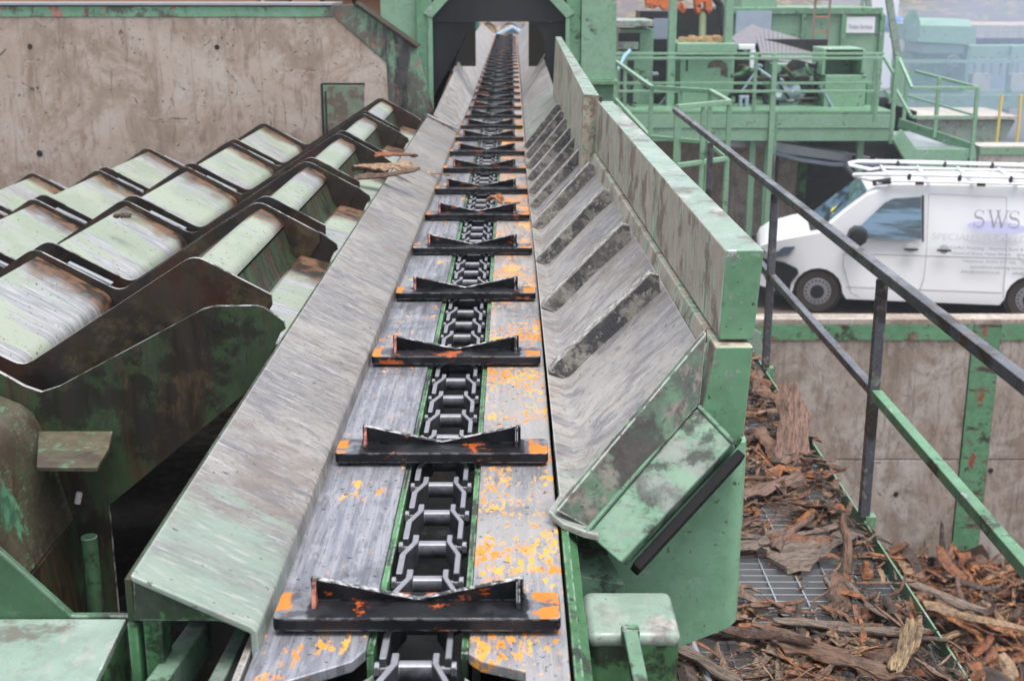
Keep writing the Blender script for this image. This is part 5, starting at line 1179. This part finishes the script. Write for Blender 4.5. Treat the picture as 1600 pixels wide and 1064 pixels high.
scatter('bark_fibres', 'thin bark fibres and splinters strewn over the walkway', M['bark_orange'], 500, lambda i: (rr.uniform(.5,1.41), rr.choice((rr.uniform(2.7,3.8), rr.uniform(4.5,8.0))), WZ+rr.uniform(.01,.06)), lambda i: rr.uniform(.08,.2), loc=(1,4.5,WZ), lib=THIN)
scatter('bark_crumbs', 'small bark crumbs between the larger scraps on the walkway', M['bark'], 700, crumb_pos, lambda i: rr.uniform(.02,.05), loc=(1,4.5,WZ))
def pile_z(x, y): return GROUND+.10+.35*max(0, 1-abs(x-1.7)/1.2)+.22*mnoise.noise((x*.9,y*.9,3))+.06-.16*max(0,min(1,(y-8.4)/1.2))
def pile_pos(i):
    x, y = rr.uniform(1.42,5.6), rr.uniform(5.2,9.93); return (x, y, pile_z(x, y)+rr.uniform(-.05,.10))
gmb = MB(); gx, gy = 40, 44; vs = []
for i in range(gx+1):
    for j in range(gy+1):
        x, y = .6+i*.14, 4.6+j*.1225; vs.append((x, y, pile_z(x, y)-.06))
gmb.add(vs, [(i*(gy+1)+j, (i+1)*(gy+1)+j, (i+1)*(gy+1)+j+1, i*(gy+1)+j+1) for i in range(gx) for j in range(gy)])
o = part('bark_mound', gmb, simple('bark_mulch', (.12,.055,.03), .95, 0., .6, 18), None, loc=(3,8,GROUND), kind='stuff'); tag(o, 'brown bark mulch heaped on the ground before the retaining wall', 'bark mound', kind='stuff')
scatter('bark_pile', 'orange brown bark strips heaped between kick plate and retaining wall', M['bark_orange'], 6500, pile_pos, lambda i: rr.choice((.06,.08,.10,.13,.17,.22,.28,.36,.5)), loc=(3,8,GROUND), tilt=.7)
# larger single strips on the walkway
def bark_piece(label, p, L, W, rz, curl, seed, mat='bark', tilt=(0,0), group=None, bendy=.2, colr=None):
    r2 = random.Random(seed); m = bark_mb(r2, L, W, curl*.8, bendy, 12, 6, .004, .4); m.v = [v+Vector(p) for v in m.v]
    o = part('bark_strip', m, M[mat] if isinstance(mat, str) else mat, None, loc=tuple(p), bev=0); o.rotation_euler = (tilt[0], tilt[1], rz); return tag(o, label, 'bark', group)
pinkbark = bark_mat('pinkish_bark', [(.30,.175,.13),(.25,.145,.11)], True)
greybark = bark_mat('ridged_grey_bark', [(.21,.165,.13),(.25,.19,.15)], True)
palewood = bark_mat('pale_split_wood', [(.50,.37,.22),(.46,.32,.18)], True)
brn = bark_mat('mid_brown_bark', [(.26,.15,.10),(.22,.125,.085)], True)
def on_walk(px_, py_, dz=.03): return tuple(at(px_, py_, Z=WZ+dz))
bark_piece('big pinkish bark flap hanging over the kick plate', on_walk(1235,680,.12), .62, .17, R(78), .35, 21, pinkbark, (.1,-.55))
bark_piece('broad pinkish brown bark strip left of the leaning stick', on_walk(1205,760,.05), .45, .16, R(40), .3, 22, pinkbark)
bark_piece('large ridged grey bark slab lying across the grating', on_walk(1275,850,.05), .42, .17, R(14), .22, 23, greybark)
bark_piece('twisted tan bark strip left of the ridged grey slab', on_walk(1240,830,.06), .40, .06, R(60), .7, 24, brn)
bark_piece('long upright bark stick resting on the kick plate', tuple(at(1318,870,Y=4.45)), .36, .045, R(84), .9, 25, brn, (0,-.7))
bark_piece('flat brown bark plank below the upright stick', on_walk(1312,925,.04), .30, .09, R(70), .15, 26, brn)
bark_piece('pale split wood stub lying near the kick plate', on_walk(1410,1010,.10), .26, .06, R(68), .8, 27, palewood, (0,-.2))
bark_piece('short cut branch stub on the open grating', on_walk(1292,915,.04), .09, .03, R(85), 1.6, 28, pinkbark)
bark_piece('long dark bark strip across the lower walkway', on_walk(1330,980,.05), .5, .06, R(-12), .5, 29, greybark)
bark_piece('orange brown bark strip by the foot of the drop panel', on_walk(1150,985,.07), .5, .09, R(-35), .6, 30, 'bark_orange')
bark_piece('rough brown bark strip in the bottom middle of the walkway', on_walk(1250,1000,.06), .34, .07, R(-30), .6, 31, brn)
bark_piece('grey bark shard nearest the camera under the drop panel', on_walk(1090,1035,.06), .5, .07, R(-50), .5, 32, greybark)
bark_piece('cracked bark strip right of the bottom middle one', on_walk(1310,1030,.06), .4, .09, R(-28), .6, 33, brn)
bark_piece('dull grey bark slab with smooth face left of the ridged one', on_walk(1190,840,.05), .28, .10, R(20), .25, 34, greybark)
bark_piece('thin straight bark sliver beside the open grating', on_walk(1365,945,.05), .36, .03, R(100), .4, 35, greybark)
for i in range(16):
    y = rr.uniform(3.2,7.6)
    while 3.8 < y < 4.5: y = rr.uniform(3.2,7.6)
    bark_piece('mid sized brown bark strip scattered among others on the walkway', (rr.uniform(.58,1.34), y, WZ+.05), rr.uniform(.2,.4), rr.uniform(.04,.10), rr.uniform(0,3.1), rr.uniform(.2,.8), 100+i, 'bark', (rr.uniform(-.2,.2), rr.uniform(-.15,.15)), 'bark strips on the walkway')
bark_piece('orange bark splinter standing upright against the retaining wall', tuple(at(1468,890,Y=9.6)), .75, .09, R(88), .5, 41, 'bark_orange', (0,-1.3))
bark_piece('long olive branch lying along the kick plate on the bark heap', tuple(at(1420,905,Y=9.0)), 1.3, .12, R(130), .9, 42, greybark)
bark_piece('big reddish bark strip at the right on the bark heap', tuple(at(1530,965,Y=8.4)), .9, .15, R(-35), .7, 43, 'bark_orange')
# bark on the left plates and chain
def sat(px_, py_, **k): return tuple(at(px_, py_, **k))
bark_piece('frayed orange bark strip lying on the edge of the guard plate', sat(605,273,Z=-.82), .30, .085, R(12), .5, 51, 'bark_orange', (0,-.1))
bark_piece('dark shaggy bark under the frayed orange strip', sat(598,262,Z=-.83), .28, .10, R(20), .7, 52, 'bark')
bark_piece('orange bark chip farther back beside the feeder noses', sat(620,243,Z=-.82), .2, .06, R(-25), .6, 53, 'bark_orange')
bark_piece('small curled bark scrap on a pale green step pad', sat(192,338,Y=5.0), .07, .045, R(5), .9, 54, 'bark')
bark_piece('pale wood sliver on the inner edge of the guard plate', sat(684,272,Z=-.935), .16, .02, R(-35), .3, 55, palewood)
bark_piece('reddish bark clump caught on a chain flight', sat(775,312,Z=-.94), .10, .09, R(70), .9, 56, 'bark_orange')
bark_piece('small bark flake beside the clump on the chain', sat(800,318,Z=-.975), .07, .03, R(-10), .5, 57, pinkbark)
tubm = MB(); tubm.tube([on_walk(1080,1000,.03), on_walk(1092,1030,.03), on_walk(1112,1075,.03)], .012, 10); o = part('pipe', tubm, M['galv'], None, loc=on_walk(1090,1020,0)); tag(o, 'grey conduit pipe on the walkway below the drop panel', 'pipe')

# ------------------------------------------------------------------ air
def volume(name, mb, dens, colr, label, noisy=None):
    n = bpy.data.materials.new(name); n.use_nodes = True; t = n.node_tree; t.nodes.clear()
    v = t.nodes.new('ShaderNodeVolumePrincipled'); v.inputs['Density'].default_value = dens; v.inputs['Color'].default_value = (*colr, 1); v.inputs['Anisotropy'].default_value = .2
    o_ = t.nodes.new('ShaderNodeOutputMaterial'); t.links.new(v.outputs[0], o_.inputs['Volume'])
    o = part(name, mb, n, None); o['kind'] = 'stuff'; o['label'] = label; o['category'] = name; return o
hz = MB(); hz.box(-90, 130, -20, 160, GROUND-1.3, 8.5); volume('haze', hz, .0016, (.80,.88,1.0), 'thin bluish haze over the whole sawmill yard')

sm = MB()
def puff(c, r, sq=(1,1,1), seed=0):
    o = len(sm.v); NU, NVv = 20, 12
    for i in range(NVv+1):
        th = math.pi*i/NVv
        for j in range(NU):
            ph = 2*math.pi*j/NU; d = Vector((math.sin(th)*math.cos(ph), math.sin(th)*math.sin(ph), math.cos(th)))
            q = r*(1+.28*mnoise.noise(d*1.7+Vector((seed,0,0)))); sm.v.append(Vector(c)+Vector((d.x*sq[0], d.y*sq[1], d.z*sq[2]))*q)
    for i in range(NVv):
        for j in range(NU): sm.f.append([o+i*NU+j, o+i*NU+(j+1) % NU, o+(i+1)*NU+(j+1) % NU, o+(i+1)*NU+j])
puff((14.0, 34, -2.4), 4.2, (1.5,1.2,.75), 3)
volume('smoke', sm, .06, (.62,.78,1.0), 'pale blue smoke drifting over the yard right of the container')
